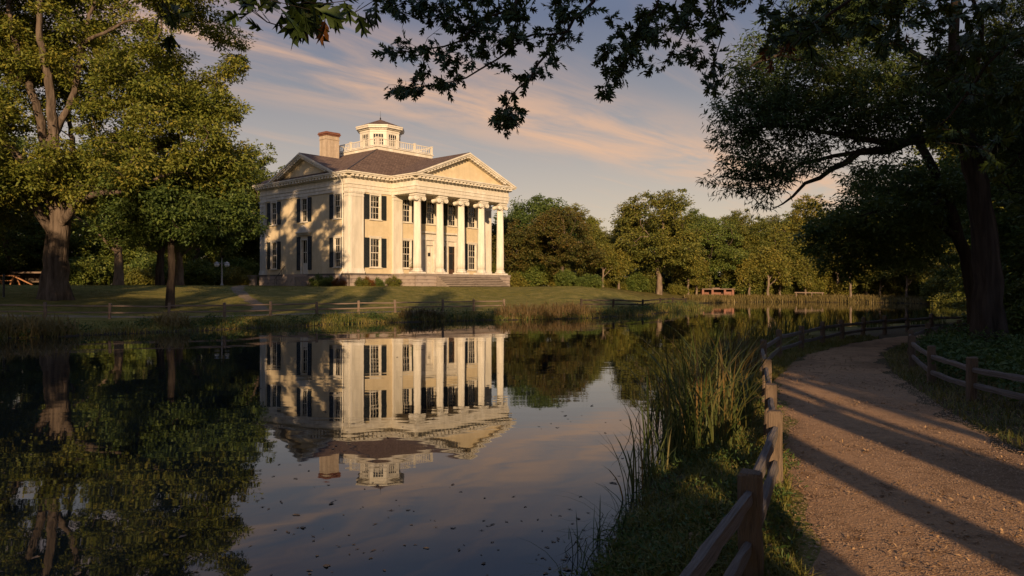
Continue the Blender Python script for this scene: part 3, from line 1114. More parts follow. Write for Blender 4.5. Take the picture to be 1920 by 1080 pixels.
# pilasters (fluted strips)
def pilaster(w, d, h, flutes=9):
    mb = MB()
    pts = [(-w / 2, 0), (-w / 2, -d)]
    m0 = 0.12 * w
    n = flutes
    for k in range(n):
        a = -w / 2 + m0 + (w - 2 * m0) * k / n
        b = -w / 2 + m0 + (w - 2 * m0) * (k + 1) / n
        q = (b - a)
        pts += [(a + q * 0.22, -d), (a + q * 0.30, -d + 0.085), (a + q * 0.70, -d + 0.085), (a + q * 0.78, -d)]
    pts += [(w / 2, -d), (w / 2, 0)]
    mb.prism(pts, 0.55, h - 0.62)
    mb.box(-w / 2 - 0.10, w / 2 + 0.10, -d - 0.10, 0, 0, 0.28)
    mb.box(-w / 2 - 0.05, w / 2 + 0.05, -d - 0.05, 0, 0.28, 0.55)
    mb.box(-w / 2 - 0.03, w / 2 + 0.03, -d - 0.03, 0, h - 0.62, h - 0.42)
    mb.box(-w / 2 + 0.0, w / 2 - 0.0, -d - 0.0, 0, h - 0.42, h - 0.25)
    mb.box(-w / 2 - 0.07, w / 2 + 0.07, -d - 0.07, 0, h - 0.25, h - 0.12)
    mb.box(-w / 2 - 0.11, w / 2 + 0.11, -d - 0.11, 0, h - 0.12, h)
    return mb.mesh('pilaster')


PH = AB - FL
pil_big = pilaster(1.85, 0.22, PH, 10)
hp('pilaster', pil_big, 'column_paint', loc=(0.93, -0.005, FL))
hp('pilaster', pilaster(0.75, 0.20, PH, 4), 'column_paint', loc=(-0.005, 0.36, FL), rot=(0, 0, R(-90)))
hp('pilaster', pilaster(1.3, 0.20, PH, 7), 'column_paint', loc=(-0.005, DP - 0.66, FL), rot=(0, 0, R(-90)))
hp('pilaster', pilaster(1.4, 0.26, PH, 8), 'column_paint', loc=(6.95, -0.005, FL))
hp('pilaster', pilaster(1.35, 0.26, PH, 8), 'column_paint', loc=(22.8, -0.005, FL))


# fluted Ionic columns
def column_meshes():
    H = PH
    mb = MB()
    NF = 20
    n = NF * 4
    prof = []
    for t in np.linspace(0, 1, 12):
        prof.append((0.50 - 0.085 * t ** 1.6, 0.62 + (H - 0.62 - 0.95) * t))
    o = 0
    for r, z in prof:
        for k in range(n):
            a = 2 * math.pi * k / n
            rr = r - (0.0 if k % 4 == 0 else (0.062 if k % 4 == 2 else 0.048))
            mb.v.append((rr * math.cos(a), rr * math.sin(a), z))
    for i in range(len(prof) - 1):
        for k in range(n):
            a = i * n + k
            b = i * n + (k + 1) % n
            mb.f.append((a, b, b + n, a + n))
    mb.f.append(tuple(range(n)))
    mb.f.append(tuple((len(prof) - 1) * n + k for k in range(n)))
    shaft = mb.mesh('shaft')
    base = MB().box(-0.72, 0.72, -0.72, 0.72, 0, 0.2)
    pr = [(0.66, 0.2)]
    for k in range(9):
        a = -math.pi / 2 + math.pi * k / 8
        pr.append((0.60 + 0.10 * math.cos(a), 0.30 + 0.10 * math.sin(a)))
    pr += [(0.56, 0.41), (0.55, 0.47)]
    for k in range(7):
        a = -math.pi / 2 + math.pi * k / 6
        pr.append((0.53 + 0.05 * math.cos(a), 0.53 + 0.05 * math.sin(a)))
    pr += [(0.50, 0.60), (0.5, 0.64)]
    base.lathe(pr, 40)
    base = base.mesh('column_base')
    cap = MB()
    zc = H - 0.95
    cap.lathe([(0.42, zc), (0.46, zc + 0.05), (0.43, zc + 0.1), (0.43, zc + 0.2), (0.52, zc + 0.32), (0.55, zc + 0.42), (0.5, zc + 0.5)], 32)
    # volutes: spiral rolls front to back
    for s in (-1, 1):
        cx, cz = s * 0.60, zc + 0.36
        cap.lathe([(0.30, -0.56), (0.31, -0.50), (0.24, -0.2), (0.22, 0.0), (0.24, 0.2), (0.31, 0.50), (0.30, 0.56)], 24, (cx, 0, cz), axis='y')
        for yy in (-0.57, 0.57):
            pts = []
            for k in range(34):
                th = k / 33 * 2.25 * 2 * math.pi
                rr = 0.285 * (1 - k / 33) + 0.03
                pts.append((cx - s * rr * math.sin(th), yy, cz + rr * math.cos(th)))
            cap.tube(pts, [0.035 * (1 - 0.6 * k / 33) for k in range(34)], 6)
            cap.lathe([(0.06, -0.03), (0.06, 0.03)], 12, (cx, yy, cz), axis='y')
    # the cushion band linking the volutes, sagging at the middle
    for yy, t in ((-0.56, 1), (0.56, 1)):
        pts = [(-0.60 + 1.2 * k / 12, yy, zc + 0.62 - 0.10 * math.sin(math.pi * k / 12)) for k in range(13)]
        cap.tube(pts, 0.055, 6)
    cap.box(-0.58, 0.58, -0.55, 0.55, zc + 0.46, zc + 0.70)
    cap.box(-0.72, 0.72, -0.64, 0.64, zc + 0.70, zc + 0.84)
    cap.box(-0.68, 0.68, -0.60, 0.60, zc + 0.84, zc + 0.95)
    cap = cap.mesh('capital')
    return shaft, base, cap


CS, CB, CC = column_meshes()
for me in (CS,):
    me.polygons.foreach_set('use_smooth', np.ones(len(me.polygons), dtype=bool))
CM = PM + 0.66
for k in range(5):
    c = bpy.data.objects.new('column', None)
    COL.objects.link(c)
    c.parent = house
    c.location = (7.02 + 3.62 * k, CM, FL)
    obj('shaft', CS, 'column_paint', c)
    obj('column_base', CB, 'column_paint', c)
    obj('capital', CC, 'column_paint', c)

# entablature and cornice
FOOT = [(0, 0), (PA0, 0), (PA0, PM), (PA1, PM), (PA1, 0), (W, 0), (W, DP), (0, DP)]


def offset(poly, d):
    n = len(poly)
    out = []
    for i in range(n):
        p0, p1, p2 = Vector(poly[i - 1]), Vector(poly[i]), Vector(poly[(i + 1) % n])
        e1, e2 = (p1 - p0).normalized(), (p2 - p1).normalized()
        n1, n2 = Vector((e1.y, -e1.x)), Vector((e2.y, -e2.x))
        out.append(tuple(p1 + (n1 + n2) * d))
    return out


def ring(poly, d, z0, z1, inner=None):
    return MB().prism(offset(poly, d), z0, z1)


hp('architrave', ring(FOOT, 0.10, AB, Z(13.72)).prism(offset(FOOT, 0.16), Z(13.72), Z(14.10)).prism(offset(FOOT, 0.24), Z(14.10), Z(14.20)), 'white_paint')
hp('frieze', ring(FOOT, 0.12, Z(14.20), Z(14.84)), 'white_paint')
hp('cornice', ring(FOOT, 0.30, Z(14.84), Z(14.94)).prism(offset(FOOT, 0.40), Z(15.14), Z(15.2)).prism(offset(FOOT, 0.32), Z(14.94), Z(15.14))
   .prism(offset(FOOT, 0.80), Z(15.2), Z(15.36)).prism(offset(FOOT, 0.90), Z(15.36), Z(15.50)), 'white_paint')
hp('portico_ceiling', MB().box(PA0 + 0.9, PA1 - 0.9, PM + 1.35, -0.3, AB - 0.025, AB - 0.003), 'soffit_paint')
# modillion blocks under the cornice
OF = offset(FOOT, 0.32)
dent = MB()
for i in range(len(OF)):
    p, q = Vector(OF[i]), Vector(OF[(i + 1) % len(OF)])
    L_ = (q - p).length
    e = (q - p).normalized()
    nn = Vector((e.y, -e.x))
    n = max(1, round(L_ / 0.62))
    for k in range(n):
        c = p + e * (L_ * (k + 0.5) / n)
        c3, d3_ = Vector((*c, Z(15.07))), Vector((*(c + nn * 0.42), Z(15.07)))
        dent.obox(c3, d3_, 0.30, 0.24)
hp('modillions', dent, 'white_paint', kind='stuff')

# roofs
EA = 0.92
zE, zD = Z(15.5), Z(20.3)
DK = (9.7, 18.7, 7.0, 15.2)       # the flat deck


def roof_mesh(name, quads):
    me = bpy.data.meshes.new(name)
    vs, fs, uvs = [], [], []
    for q in quads:
        o = len(vs)
        vs += [tuple(p) for p in q]
        fs.append(tuple(range(o, o + len(q))))
        p0, p1 = Vector(q[0]), Vector(q[1])
        ex = (p1 - p0).normalized()
        nrm = None
        nrm = (Vector(q[1]) - p0).cross(Vector(q[2]) - p0).normalized()
        ey = nrm.cross(ex)
        for p in q:
            d = Vector(p) - p0
            uvs.append((d.dot(ex), d.dot(ey)))
    me.from_pydata(vs, [], fs)
    uv = me.uv_layers.new(name='UVMap')
    for i, l in enumerate(me.loops):
        uv.data[i].uv = uvs[l.vertex_index]
    me.update()
    return me


e0 = (-EA, -EA, zE + 0.02)
e1 = (W + EA, -EA, zE + 0.02)
e2 = (W + EA, DP + EA, zE + 0.02)
e3 = (-EA, DP + EA, zE + 0.02)
d0 = (DK[0], DK[2], zD)
d1_ = (DK[1], DK[2], zD)
d2_ = (DK[1], DK[3], zD)
d3_ = (DK[0], DK[3], zD)
roof = hp('hip_roof', roof_mesh('hip_roof', [(e0, e1, d1_, d0), (e1, e2, d2_, d1_), (e2, e3, d3_, d2_), (e3, e0, d0, d3_)]), 'shingle')
ridge = MB()
for a, b in ((e0, d0), (e1, d1_), (e2, d2_), (e3, d3_)):
    ridge.tube([a, b], 0.06, 6)
obj('ridge_cap', ridge, 'iron', roof, kind='stuff')


def gable(name, axis, c, half, base_z, apex_z, f, back, parent):
    """axis 'm': front gable facing -m at m=f running back; 'a': side gable facing -a"""
    def P(s, d, z):
        return (c + s, d, z) if axis == 'm' else (d, c - s, z)
    t = 0.02
    ov = 0.0
    q = [(P(-half, f, base_z + t), P(0, f, apex_z + t), P(0, back, apex_z + t), P(-half, back, base_z + t)),
         (P(0, f, apex_z + t), P(half, f, base_z + t), P(half, back, base_z + t), P(0, back, apex_z + t))]
    q = [(a[1], a[2], a[3], a[0]) for a in q]
    return roof_mesh(name, q)


PC, PHALF, PAPEX = 14.22, (PA1 - PA0) / 2 + 0.9, Z(18.95)
obj('portico_roof', gable('portico_roof', 'm', PC, PHALF, zE, PAPEX, PM - 0.9, 6.3, house), 'shingle', house)
GC, GHALF, GAPEX = 8.75, 7.2, Z(18.55)
obj('gable_roof', gable('gable_roof', 'a', GC, GHALF, zE, GAPEX, -0.9, 7.2, house), 'shingle', house)


def pediment(axis, c, half, apex_z, face, parent):
    """tympanum wall, raking cornice and its blocks"""
    def P(s, d, z):
        return (c + s, face - d, z) if axis == 'm' else (face - d, c - s, z)
    slope = (apex_z - zE) / half
    tm = MB()
    h2 = half - 0.75
    tm.add([P(-h2, 0.05, zE), P(h2, 0.05, zE), P(0, 0.05, zE + h2 * slope)], [(0, 1, 2)])
    tm.add([P(-h2, -0.25, zE), P(h2, -0.25, zE), P(0, -0.25, zE + h2 * slope)], [(2, 1, 0)])
    hp('pediment', tm, 'stucco')
    rc = MB()
    for s in (-1, 1):
        for (d0_, d1q, u0, u1) in ((0.10, 0.32, -0.62, -0.40), (0.10, 0.86, -0.40, -0.22), (0.06, 0.97, -0.22, -0.02)):
            a0, a1 = P(s * half, d0_, zE + u0), P(0, d0_, apex_z + u0)
            vs = []
            for d in (d0_, d1q):
                vs += [P(s * half, d, zE + max(u0, -0.02)), P(s * half, d, zE + max(u1, 0.02)), P(0, d, apex_z + u1), P(0, d, apex_z + u0)]
                if u0 < -0.02:
                    x0 = half + u0 / slope
                    x1 = half + u1 / slope
                    vs[-4] = P(s * x0, d, zE + 0.002)
                    vs[-3] = P(s * x1, d, zE + 0.002)
            rc.add(vs, [(0, 1, 2, 3), (7, 6, 5, 4), (0, 4, 5, 1), (1, 5, 6, 2), (2, 6, 7, 3), (3, 7, 4, 0)])
    hp('raking_cornice', rc, 'white_paint')
    bl = MB()
    n = round(half / 0.62)
    for s in (-1, 1):
        for k in range(n):
            x = s * (half - 1.9) * (k + 0.4) / n
            z = apex_z - abs(x) * slope - 0.52
            bl.obox(P(x - 0.15, 0.55, z + 0.15 * slope * s), P(x + 0.15, 0.55, z - 0.15 * slope * s), 0.45, 0.2)
    hp('rake_blocks', bl, 'white_paint', kind='stuff')


pediment('m', PC, PHALF, PAPEX, PM, house)
pediment('a', GC, GHALF, GAPEX, 0.0, house)

# deck, balustrade, cupola
hp('roof_deck', MB().box(DK[0] - 0.3, DK[1] + 0.3, DK[2] - 0.3, DK[3] + 0.3, zD - 0.18, zD + 0.22).box(DK[0] - 0.42, DK[1] + 0.42, DK[2] - 0.42, DK[3] + 0.42, zD + 0.22, zD + 0.34), 'white_paint')
bal = bpy.data.objects.new('balustrade', None)
COL.objects.link(bal)
bal.parent = house
zb = zD + 0.34
rl, bs = MB(), MB()
cr = [(DK[0] - 0.2, DK[2] - 0.2), (DK[1] + 0.2, DK[2] - 0.2), (DK[1] + 0.2, DK[3] + 0.2), (DK[0] - 0.2, DK[3] + 0.2)]
pm = MB().box(-0.11, 0.11, -0.11, 0.11, 0, 1.08).box(-0.15, 0.15, -0.15, 0.15, 1.08, 1.16).mesh('post')
for i in range(4):
    p, q = Vector(cr[i]), Vector(cr[(i + 1) % 4])
    nseg = 3
    for k in range(nseg):
        a, b = p + (q - p) * k / nseg, p + (q - p) * (k + 1) / nseg
        obj('post', pm, 'white_paint', bal, loc=(*a, zb))
        e = (b - a).normalized()
        a2, b2 = a + e * 0.11, b - e * 0.11
        for zz, hh in ((0.16, 0.1), (0.98, 0.1)):
            rl.obox((*a2, zb + zz), (*b2, zb + zz), 0.11, hh)
        n = 9
        for j in range(n):
            c = a2 + (b2 - a2) * (j + 0.5) / n
            bs.box(c.x - 0.027, c.x + 0.027, c.y - 0.027, c.y + 0.027, zb + 0.21, zb + 0.93)
obj('rail', rl, 'white_paint', bal)
obj('balusters', bs, 'white_paint', bal, kind='stuff')

cup = bpy.data.objects.new('cupola', None)
COL.objects.link(cup)
cup.parent = house
cup.location = (13.3, 11.0, zb)
RA = 2.62      # apothem
side = 2 * RA * math.tan(math.pi / 8)
oc = lambda r: [(r / math.cos(math.pi / 8) * math.cos(R(22.5 + 45 * k)), r / math.cos(math.pi / 8) * math.sin(R(22.5 + 45 * k))) for k in range(8)]
cw = MB()
ww, wz0, wz1 = side * 0.66, 0.55, 2.2
for k in range(8):
    wm = MB()
    ang = R(45 * k + 90)
    rot = Matrix.Rotation(ang, 4, 'Z')

    def addp(x0, x1, y0, y1, z0, z1, tgt):
        b = MB().box(x0, x1, y0, y1, z0, z1)
        tgt.add([rot @ Vector(v) for v in b.v], b.f)
    s2 = side / 2
    addp(-s2, -ww / 2, -RA, -RA + 0.12, 0, 2.75, cw)
    addp(ww / 2, s2, -RA, -RA + 0.12, 0, 2.75, cw)
    addp(-ww / 2, ww / 2, -RA + 0.001, -RA + 0.12, 0, wz0, cw)
    addp(-ww / 2, ww / 2, -RA + 0.001, -RA + 0.12, wz1, 2.75, cw)
cw.prism(oc(RA + 0.06), 2.45, 2.62)
wall_c = obj('cupola_wall', cw, 'white_paint', cup)
wmb = MB()
x = ww / 2
wmb.box(-x, -x + 0.07, 0, 0.06, wz0, wz1).box(x - 0.07, x, 0, 0.06, wz0, wz1).box(-x + 0.07, x - 0.07, 0, 0.06, wz1 - 0.07, wz1).box(-x + 0.07, x - 0.07, 0, 0.06, wz0, wz0 + 0.07)
for k in (1, 2, 3):
    cx = -x + 2 * x * k / 4
    wmb.box(cx - 0.03, cx + 0.03, 0.005, 0.055, wz0 + 0.07, wz1 - 0.07)
for k in (1, 2):
    cz = wz0 + (wz1 - wz0) * k / 3
    wmb.box(-x + 0.07, x - 0.07, 0.01, 0.05, cz - 0.025, cz + 0.025)
wme = wmb.mesh('window')
pme = MB().box(-x + 0.05, x - 0.05, 0.075, 0.08, wz0 + 0.05, wz1 - 0.05).mesh('pane')
cpb = MB()
for k in range(8):
    a = R(45 * k + 90)
    c_ = Vector((math.sin(a) * (RA - 0.03), -math.cos(a) * (RA - 0.03), 0))
    obj('window', wme, 'white_paint', cup, loc=c_, rot=(0, 0, a))
    cpb.add([c_ + Matrix.Rotation(a, 3, 'Z') @ v.co for v in pme.vertices], [tuple(p.vertices) for p in pme.polygons])
obj('panes', cpb, 'pane_glass', cup, kind='stuff')
obj('cupola_cornice', MB().prism(oc(RA + 0.2), 2.75, 2.9).prism(oc(RA + 0.48), 2.9, 3.12).prism(oc(RA + 0.55), 3.12, 3.3), 'white_paint', cup)
top = oc(RA + 0.5)
crm = MB()
crm.add([(x_, y_, 3.3) for x_, y_ in top] + [(0, 0, 4.6)], [(i, (i + 1) % 8, 8) for i in range(8)])
obj('cupola_roof', roof_mesh('cupola_roof', [((*top[i], 3.3), (*top[(i + 1) % 8], 3.3), (0, 0, 4.6)) for i in range(8)]), 'shingle', cup)
obj('finial', MB().lathe([(0.16, 4.45), (0.1, 4.55), (0.05, 4.62), (0.12, 4.7), (0.05, 4.85), (0.022, 5.0), (0.012, 5.75), (0.003, 5.8)], 10), 'iron', cup)

# chimney
ch = bpy.data.objects.new('chimney', None)
COL.objects.link(ch)
ch.parent = house
ch.location = (6.2, 12.7, 0)
obj('chimney_stack', MB().box(-1.0, 1.0, -0.75, 0.75, Z(16.2), Z(22.05)).box(-1.07, 1.07, -0.82, 0.82, Z(21.55), Z(21.63)), 'chimney_stucco', ch)
capm = MB()
rng = random.Random(5)
for lay, (o_, z0, z1) in enumerate(((0.1, 22.05, 22.22), (0.2, 22.22, 22.4), (0.12, 22.4, 22.56))):
    X0, Y0 = 1.0 + o_, 0.75 + o_
    n = 8
    for i in range(n):
        xa, xb = -X0 + 2 * X0 * i / n, -X0 + 2 * X0 * (i + 1) / n - 0.02
        j = rng.uniform(-0.03, 0.03)
        capm.box(xa, xb, -Y0 + j, Y0 + j, Z(z0) + 0.001, Z(z1) - 0.012 - rng.uniform(0, 0.03))
obj('cap_bricks', capm, 'brick_red', ch, kind='stuff')
obj('flue', MB().box(-0.7, 0.7, -0.5, 0.5, Z(22.5), Z(22.62)), 'iron', ch)

# downspout
hp('downspout', MB().tube([(-0.85, 0.95, Z(15.3)), (-0.8, 0.92, Z(14.95)), (-0.45, 0.85, Z(14.55)), (-0.32, 0.85, Z(14.1)), (-0.34, 0.85, Z(13.0)), (-0.28, 0.85, Z(12.5)), (-0.28, 0.85, FL + 0.3), (-0.5, 0.8, FL + 0.1), (-0.9, 0.7, FL - 0.35)], 0.085, 10), 'white_paint')
hp('downspout', MB().tube([(1.95, -0.3, AB - 0.05), (1.98, -0.14, AB - 0.35), (2.0, -0.12, FL + 0.2), (2.05, -0.35, FL - 0.1)], 0.05, 8), 'iron')

# foundation: core plus courses of stone blocks
rng = random.Random(11)
hp('foundation', MB().prism(offset(FOOT[0:1] + [(W, 0), (W, DP), (0, DP)], 0.12), -1.2, FL - 0.18).prism(offset([(0, 0), (W, 0), (W, DP), (0, DP)], 0.28), FL - 0.18, FL - 0.01), 'stone_dark')
hp('stylobate', MB().box(PA0 - 0.35, PA1 + 0.35, PM - 0.30, -0.30, FL - 0.26, FL), 'step_stone')
hp('portico_base', MB().box(PA0 - 0.2, PA1 + 0.2, PM - 0.12, -0.29, -1.2, FL - 0.261), 'stone_dark')
bm_blocks = []
for k in range(6):
    b = MB()
    j = lambda: rng.uniform(-0.025, 0.025)
    y0 = -0.16
    b.add([(0 + j(), y0 + j(), 0 + j()), (1 + j() * 0.5, y0 + j(), 0 + j()), (1 + j() * .5, y0 + j(), 1 + j()), (0 + j(), y0 + j(), 1 + j()),
           (0.0, 0, 0), (1, 0, 0), (1, 0, 1), (0, 0, 1)], [(0, 1, 2, 3), (0, 4, 5, 1), (1, 5, 6, 2), (2, 6, 7, 3), (3, 7, 4, 0)])
    bm_blocks.append(b.mesh('stone_block'))


def courses(origin, rotz, length, z0, z1, rows, bw=(0.8, 1.6)):
    hgt = (z1 - z0) / rows
    for r_ in range(rows):
        x = -rng.uniform(0, 0.5) * 0
        while x < length - 0.05:
            w = min(rng.uniform(*bw), length - x)
            if length - x - w < 0.5:
                w = length - x
            me = rng.choice(bm_blocks)
            c, s = math.cos(rotz), math.sin(rotz)
            o = hp('stone_block', me, 'stone', loc=(origin[0] + c * x, origin[1] + s * x, z0 + r_ * hgt + 0.012), rot=(0, 0, rotz), scale=(w - 0.025, 1.0, hgt - 0.024))
            x += w


courses((-0.13, DP + 0.1), R(-90), DP + 0.1, -0.30, FL - 0.2, 4, (0.9, 1.7))
courses((0, -0.13), 0, PA0 - 0.2, -0.30, FL - 0.2, 4)
courses((PA0 - 0.21, -0.2), R(-90), -PM - 0.15, -0.30, FL - 0.27, 4)
courses((PA0 - 0.2, PM - 0.13), 0, 3.2, -0.30, FL - 0.27, 4)
courses((PA1 - 2.0, PM - 0.13), 0, 2.2, -0.30, FL - 0.27, 4)
for k in range(7):
    zt = FL - 0.26 - 0.0 - 0.22 * k
    y1 = PM - 0.30 - 0.34 * k
    stp = MB()
    rs = random.Random(60 + k)
    seg = [9.3] + sorted(rs.uniform(9.9, 19.6) for _ in range(5)) + [20.1]
    for sa, sb in zip(seg[:-1], seg[1:]):
        j, jz = rs.uniform(-0.03, 0.03), rs.uniform(-0.015, 0.01)
        stp.box(sa, sb - 0.03, y1 - 0.36 + j, PM - 0.14, zt - 0.11 + jz, zt + jz)
        stp.box(sa + 0.02, sb - 0.05, y1 - 0.20 + j, PM - 0.14, zt - 0.218, zt - 0.111 + jz)
    hp('step', stp, 'step_stone')


def hw(a, m, z=None):
    """house coordinates to world"""
    p = HOUSE_A + HU * a + HM * m
    return Vector((p.x, p.y, hz(p.x, p.y) if z is None else z))

exec_order = True

# ------------------------------------------------------------------ trees


class Skel:
    def __init__(self, seed):
        self.rng = np.random.default_rng(seed)
        self.p = np.zeros((40000, 3))
        self.n = 0
        self.par = []
        self.fix = []
        self.tip = []

    def node(self, p, par, fix=0.0):
        self.p[self.n] = p
        self.par.append(par)
        self.fix.append(fix)
        self.n += 1
        return self.n - 1

    def poly(self, pts, r0, r1, par=-1, step=0.5, jit=0.05):
        """a thick limb along control points (Catmull-Rom); returns its node ids"""
        L_ = np.asarray(pts, float)
        out = []
        q = []
        for k in range(len(L_) - 1):
            p0, p1, p2, p3 = L_[max(k - 1, 0)], L_[k], L_[k + 1], L_[min(k + 2, len(L_) - 1)]
            m = max(2, int(np.linalg.norm(p2 - p1) / step))
            for t in np.linspace(0, 1, m, endpoint=False):
                q.append(0.5 * ((2 * p1) + (-p0 + p2) * t + (2 * p0 - 5 * p1 + 4 * p2 - p3) * t * t + (-p0 + 3 * p1 - 3 * p2 + p3) * t ** 3))
        q.append(L_[-1])
        ids = []
        for i, p in enumerate(q):
            t = i / (len(q) - 1)
            if par >= 0 and i == 0:
                ids.append(par)
                continue
            p = p + (self.rng.normal(0, jit, 3) if 0 < i else 0)
            par = self.node(p, par if i or par >= 0 else -1, r0 + (r1 - r0) * t)
            ids.append(par)
        return ids

    def nearest(self, p):
        return int(np.argmin(np.linalg.norm(self.p[:self.n] - p, axis=1)))

    def connect(self, t, step=0.6, up=0.12, jit=0.06, skip=0):
        P = self.p[skip:self.n]
        d = np.linalg.norm(P - t, axis=1)
        cost = d * (1 + 0.9 * np.clip((P[:, 2] - t[2]) / np.maximum(d, 0.1), 0, 1))
        j = int(np.argmin(cost)) + skip
        p0 = self.p[j].copy()
        D = np.linalg.norm(t - p0)
        if D < 0.05:
            return j
        pa = self.par[j]
        dr = (p0 - self.p[pa]) if pa >= 0 else np.array([0, 0, 1.0])
        dr = dr / (np.linalg.norm(dr) + 1e-6)
        c = p0 + dr * D * 0.3 + (t - p0) * 0.25 + np.array([0, 0, up * D])
        m = max(2, int(D / step))
        last = j
        for k in range(1, m + 1):
            s = k / m
            q = (1 - s) ** 2 * p0 + 2 * s * (1 - s) * c + s * s * t
            if k < m:
                q = q + self.rng.normal(0, jit * min(1, D / 2), 3)
            last = self.node(q, last)
        self.tip.append(last)
        return last

    def radii(self, tip=0.012, power=2.4, cap=None):
        n = self.n
        acc = np.zeros(n)
        cnt = np.zeros(n, int)
        for i in range(n):
            if self.par[i] >= 0:
                cnt[self.par[i]] += 1
        r = np.zeros(n)
        for i in range(n - 1, -1, -1):
            v = max(acc[i], tip ** power)
            r[i] = v ** (1 / power)
            if self.par[i] >= 0:
                acc[self.par[i]] += v
        fx = np.asarray(self.fix)
        r = np.where(fx > 0, fx, r)
        # a branch is never thicker than the limb it leaves
        for i in range(n):
            pa = self.par[i]
            if pa >= 0:
                r[i] = min(r[i], r[pa])
        self.r = r
        return r

    def mesh(self, name, flare=0.0, ridges=0.0, min_r=0.0):
        r = self.r
        n = self.n
        kids = [[] for _ in range(n)]
        root = []
        for i in range(n):
            (kids[self.par[i]] if self.par[i] >= 0 else root).append(i)
        V, Fq = [], []
        nv = 0
        stack = [(i, -1) for i in root]
        z0 = self.p[root[0]][2]
        while stack:
            i, pa = stack.pop()
            if r[i] < min_r:
                continue
            chain = ([pa] if pa >= 0 else []) + [i]
            while kids[chain[-1]]:
                ks = sorted(kids[chain[-1]], key=lambda k: -r[k])
                for k in ks[1:]:
                    stack.append((k, chain[-1]))
                chain.append(ks[0])
            if len(chain) < 2:
                continue
            P = self.p[chain]
            rr = r[chain].copy()
            if pa >= 0:
                rr[0] = min(rr[0], rr[1] * 1.25)
            rr[-1] *= 0.4
            rm = rr.max()
            m = 18 if rm > 0.4 else 9 if rm > 0.15 else 6 if rm > 0.05 else 4
            T = np.gradient(P, axis=0)
            T /= np.linalg.norm(T, axis=1)[:, None] + 1e-9
            ref = np.array([1.0, 0, 0]) if abs(T[0][0]) < 0.8 else np.array([0, 1.0, 0])
            ang = np.arange(m) * 2 * math.pi / m
            for k in range(len(chain)):
                ref = ref - T[k] * (ref @ T[k])
                ref /= np.linalg.norm(ref) + 1e-9
                w = np.cross(T[k], ref)
                q = np.full(m, rr[k])
                if m >= 9:
                    hgt = P[k][2] - z0
                    q = q * (1 + ridges * np.sin(ang * 5 + 0.35 * hgt + k * 0.15) + 0.5 * ridges * np.sin(ang * 8 - 0.3 * hgt))
                    if flare and hgt < 4:
                        fl = math.exp(-max(hgt, 0) / 0.75) * flare
                        q = q * (1 + fl * (0.6 + 0.5 * np.sin(ang * 5 + 1) + 0.25 * np.sin(ang * 3)))
                V.append(P[k] + (np.outer(np.cos(ang) * q, ref) + np.outer(np.sin(ang) * q, w)))
            i0 = np.arange(len(chain) - 1)[:, None] * m + np.arange(m)[None] + nv
            i1 = np.arange(len(chain) - 1)[:, None] * m + (np.arange(m)[None] + 1) % m + nv
            Fq.append(np.stack([i0, i1, i1 + m, i0 + m], -1).reshape(-1, 4))
            nv += len(chain) * m
        return mesh_np(name, np.concatenate(V), np.concatenate(Fq), smooth=True)


def leaf_cards(rng, C, rad, n, L, wd, flat=0.5, droop=0.15, out=0.6, shape='kite', upb=0.8):
    """n leaves round each centre C; returns verts, faces"""
    C = np.asarray(C)
    rad = np.broadcast_to(np.asarray(rad, float), (len(C),))
    full = np.clip(rng.normal(0.72, 0.3, len(C)), 0.12, 1.0)
    keep_ = rng.random(len(C) * n) < np.repeat(full, n)
    c = np.repeat(C, n, axis=0)[keep_]
    rr = np.repeat(rad * rng.uniform(0.75, 1.25, len(C)), n)[keep_]
    N = len(c)
    u = rng.normal(0, 1, (N, 3))
    u /= np.linalg.norm(u, axis=1)[:, None]
    rho = rng.random(N) ** 0.45
    off = u * (rho * rr)[:, None]
    off[:, 2] *= flat
    # each spray is tilted its own way
    tx, ty = np.repeat(rng.normal(0, 0.3, len(C)), n)[keep_], np.repeat(rng.normal(0, 0.3, len(C)), n)[keep_]
    off[:, 2] += off[:, 0] * tx + off[:, 1] * ty
    p = c + off
    d = u * out + rng.normal(0, 0.55, (N, 3))
    d[:, 2] = d[:, 2] * 0.6 - droop
    d /= np.linalg.norm(d, axis=1)[:, None]
    nn = rng.normal(0, 0.55, (N, 3))
    nn[:, 2] += upb
    s = np.cross(d, nn)
    s /= np.linalg.norm(s, axis=1)[:, None] + 1e-9
    ll = L * rng.uniform(0.5, 1.35, N)[:, None]
    w2 = wd * rng.uniform(0.7, 1.2, N)[:, None] / 2
    nrm = np.cross(s, d)
    V = np.stack([p, p + d * ll * 0.45 + s * w2 + nrm * w2 * 0.35, p + d * ll - nrm * ll * 0.08, p + d * ll * 0.45 - s * w2 + nrm * w2 * 0.35], 1).reshape(-1, 3)
    b = np.arange(N)[:, None] * 4
    Fc = np.concatenate([b + np.array([[0, 1, 2]]), b + np.array([[0, 2, 3]])])
    return V, Fc


def envelope(rng, ells, n, gap, bias=0.4, noise_f=0.25, noise_t=-0.15, keep=None, seed=0):
    """scatter spray centres through ellipsoids, towards their shells, with gaps"""
    vol = np.array([e[1][0] * e[1][1] * e[1][2] for e in ells])
    vol = vol ** 0.8
    vol = vol / vol.sum()
    out = []
    tries = 0
    while len(out) < n and tries < n * 60:
        tries += 1
        e = ells[rng.choice(len(ells), p=vol)]
        u = rng.normal(0, 1, 3)
        u /= np.linalg.norm(u)
        p = np.array(e[0]) + u * (rng.random() ** bias) * np.array(e[1])
        if mnoise.noise(Vector(p * noise_f) + Vector((seed * 7.3, 0, 0))) < noise_t:
            continue
        if keep is not None and not keep(p):
            continue
        if out and np.min(np.linalg.norm(np.array(out) - p, axis=1)) < gap:
            continue
        out.append(p)
    return out


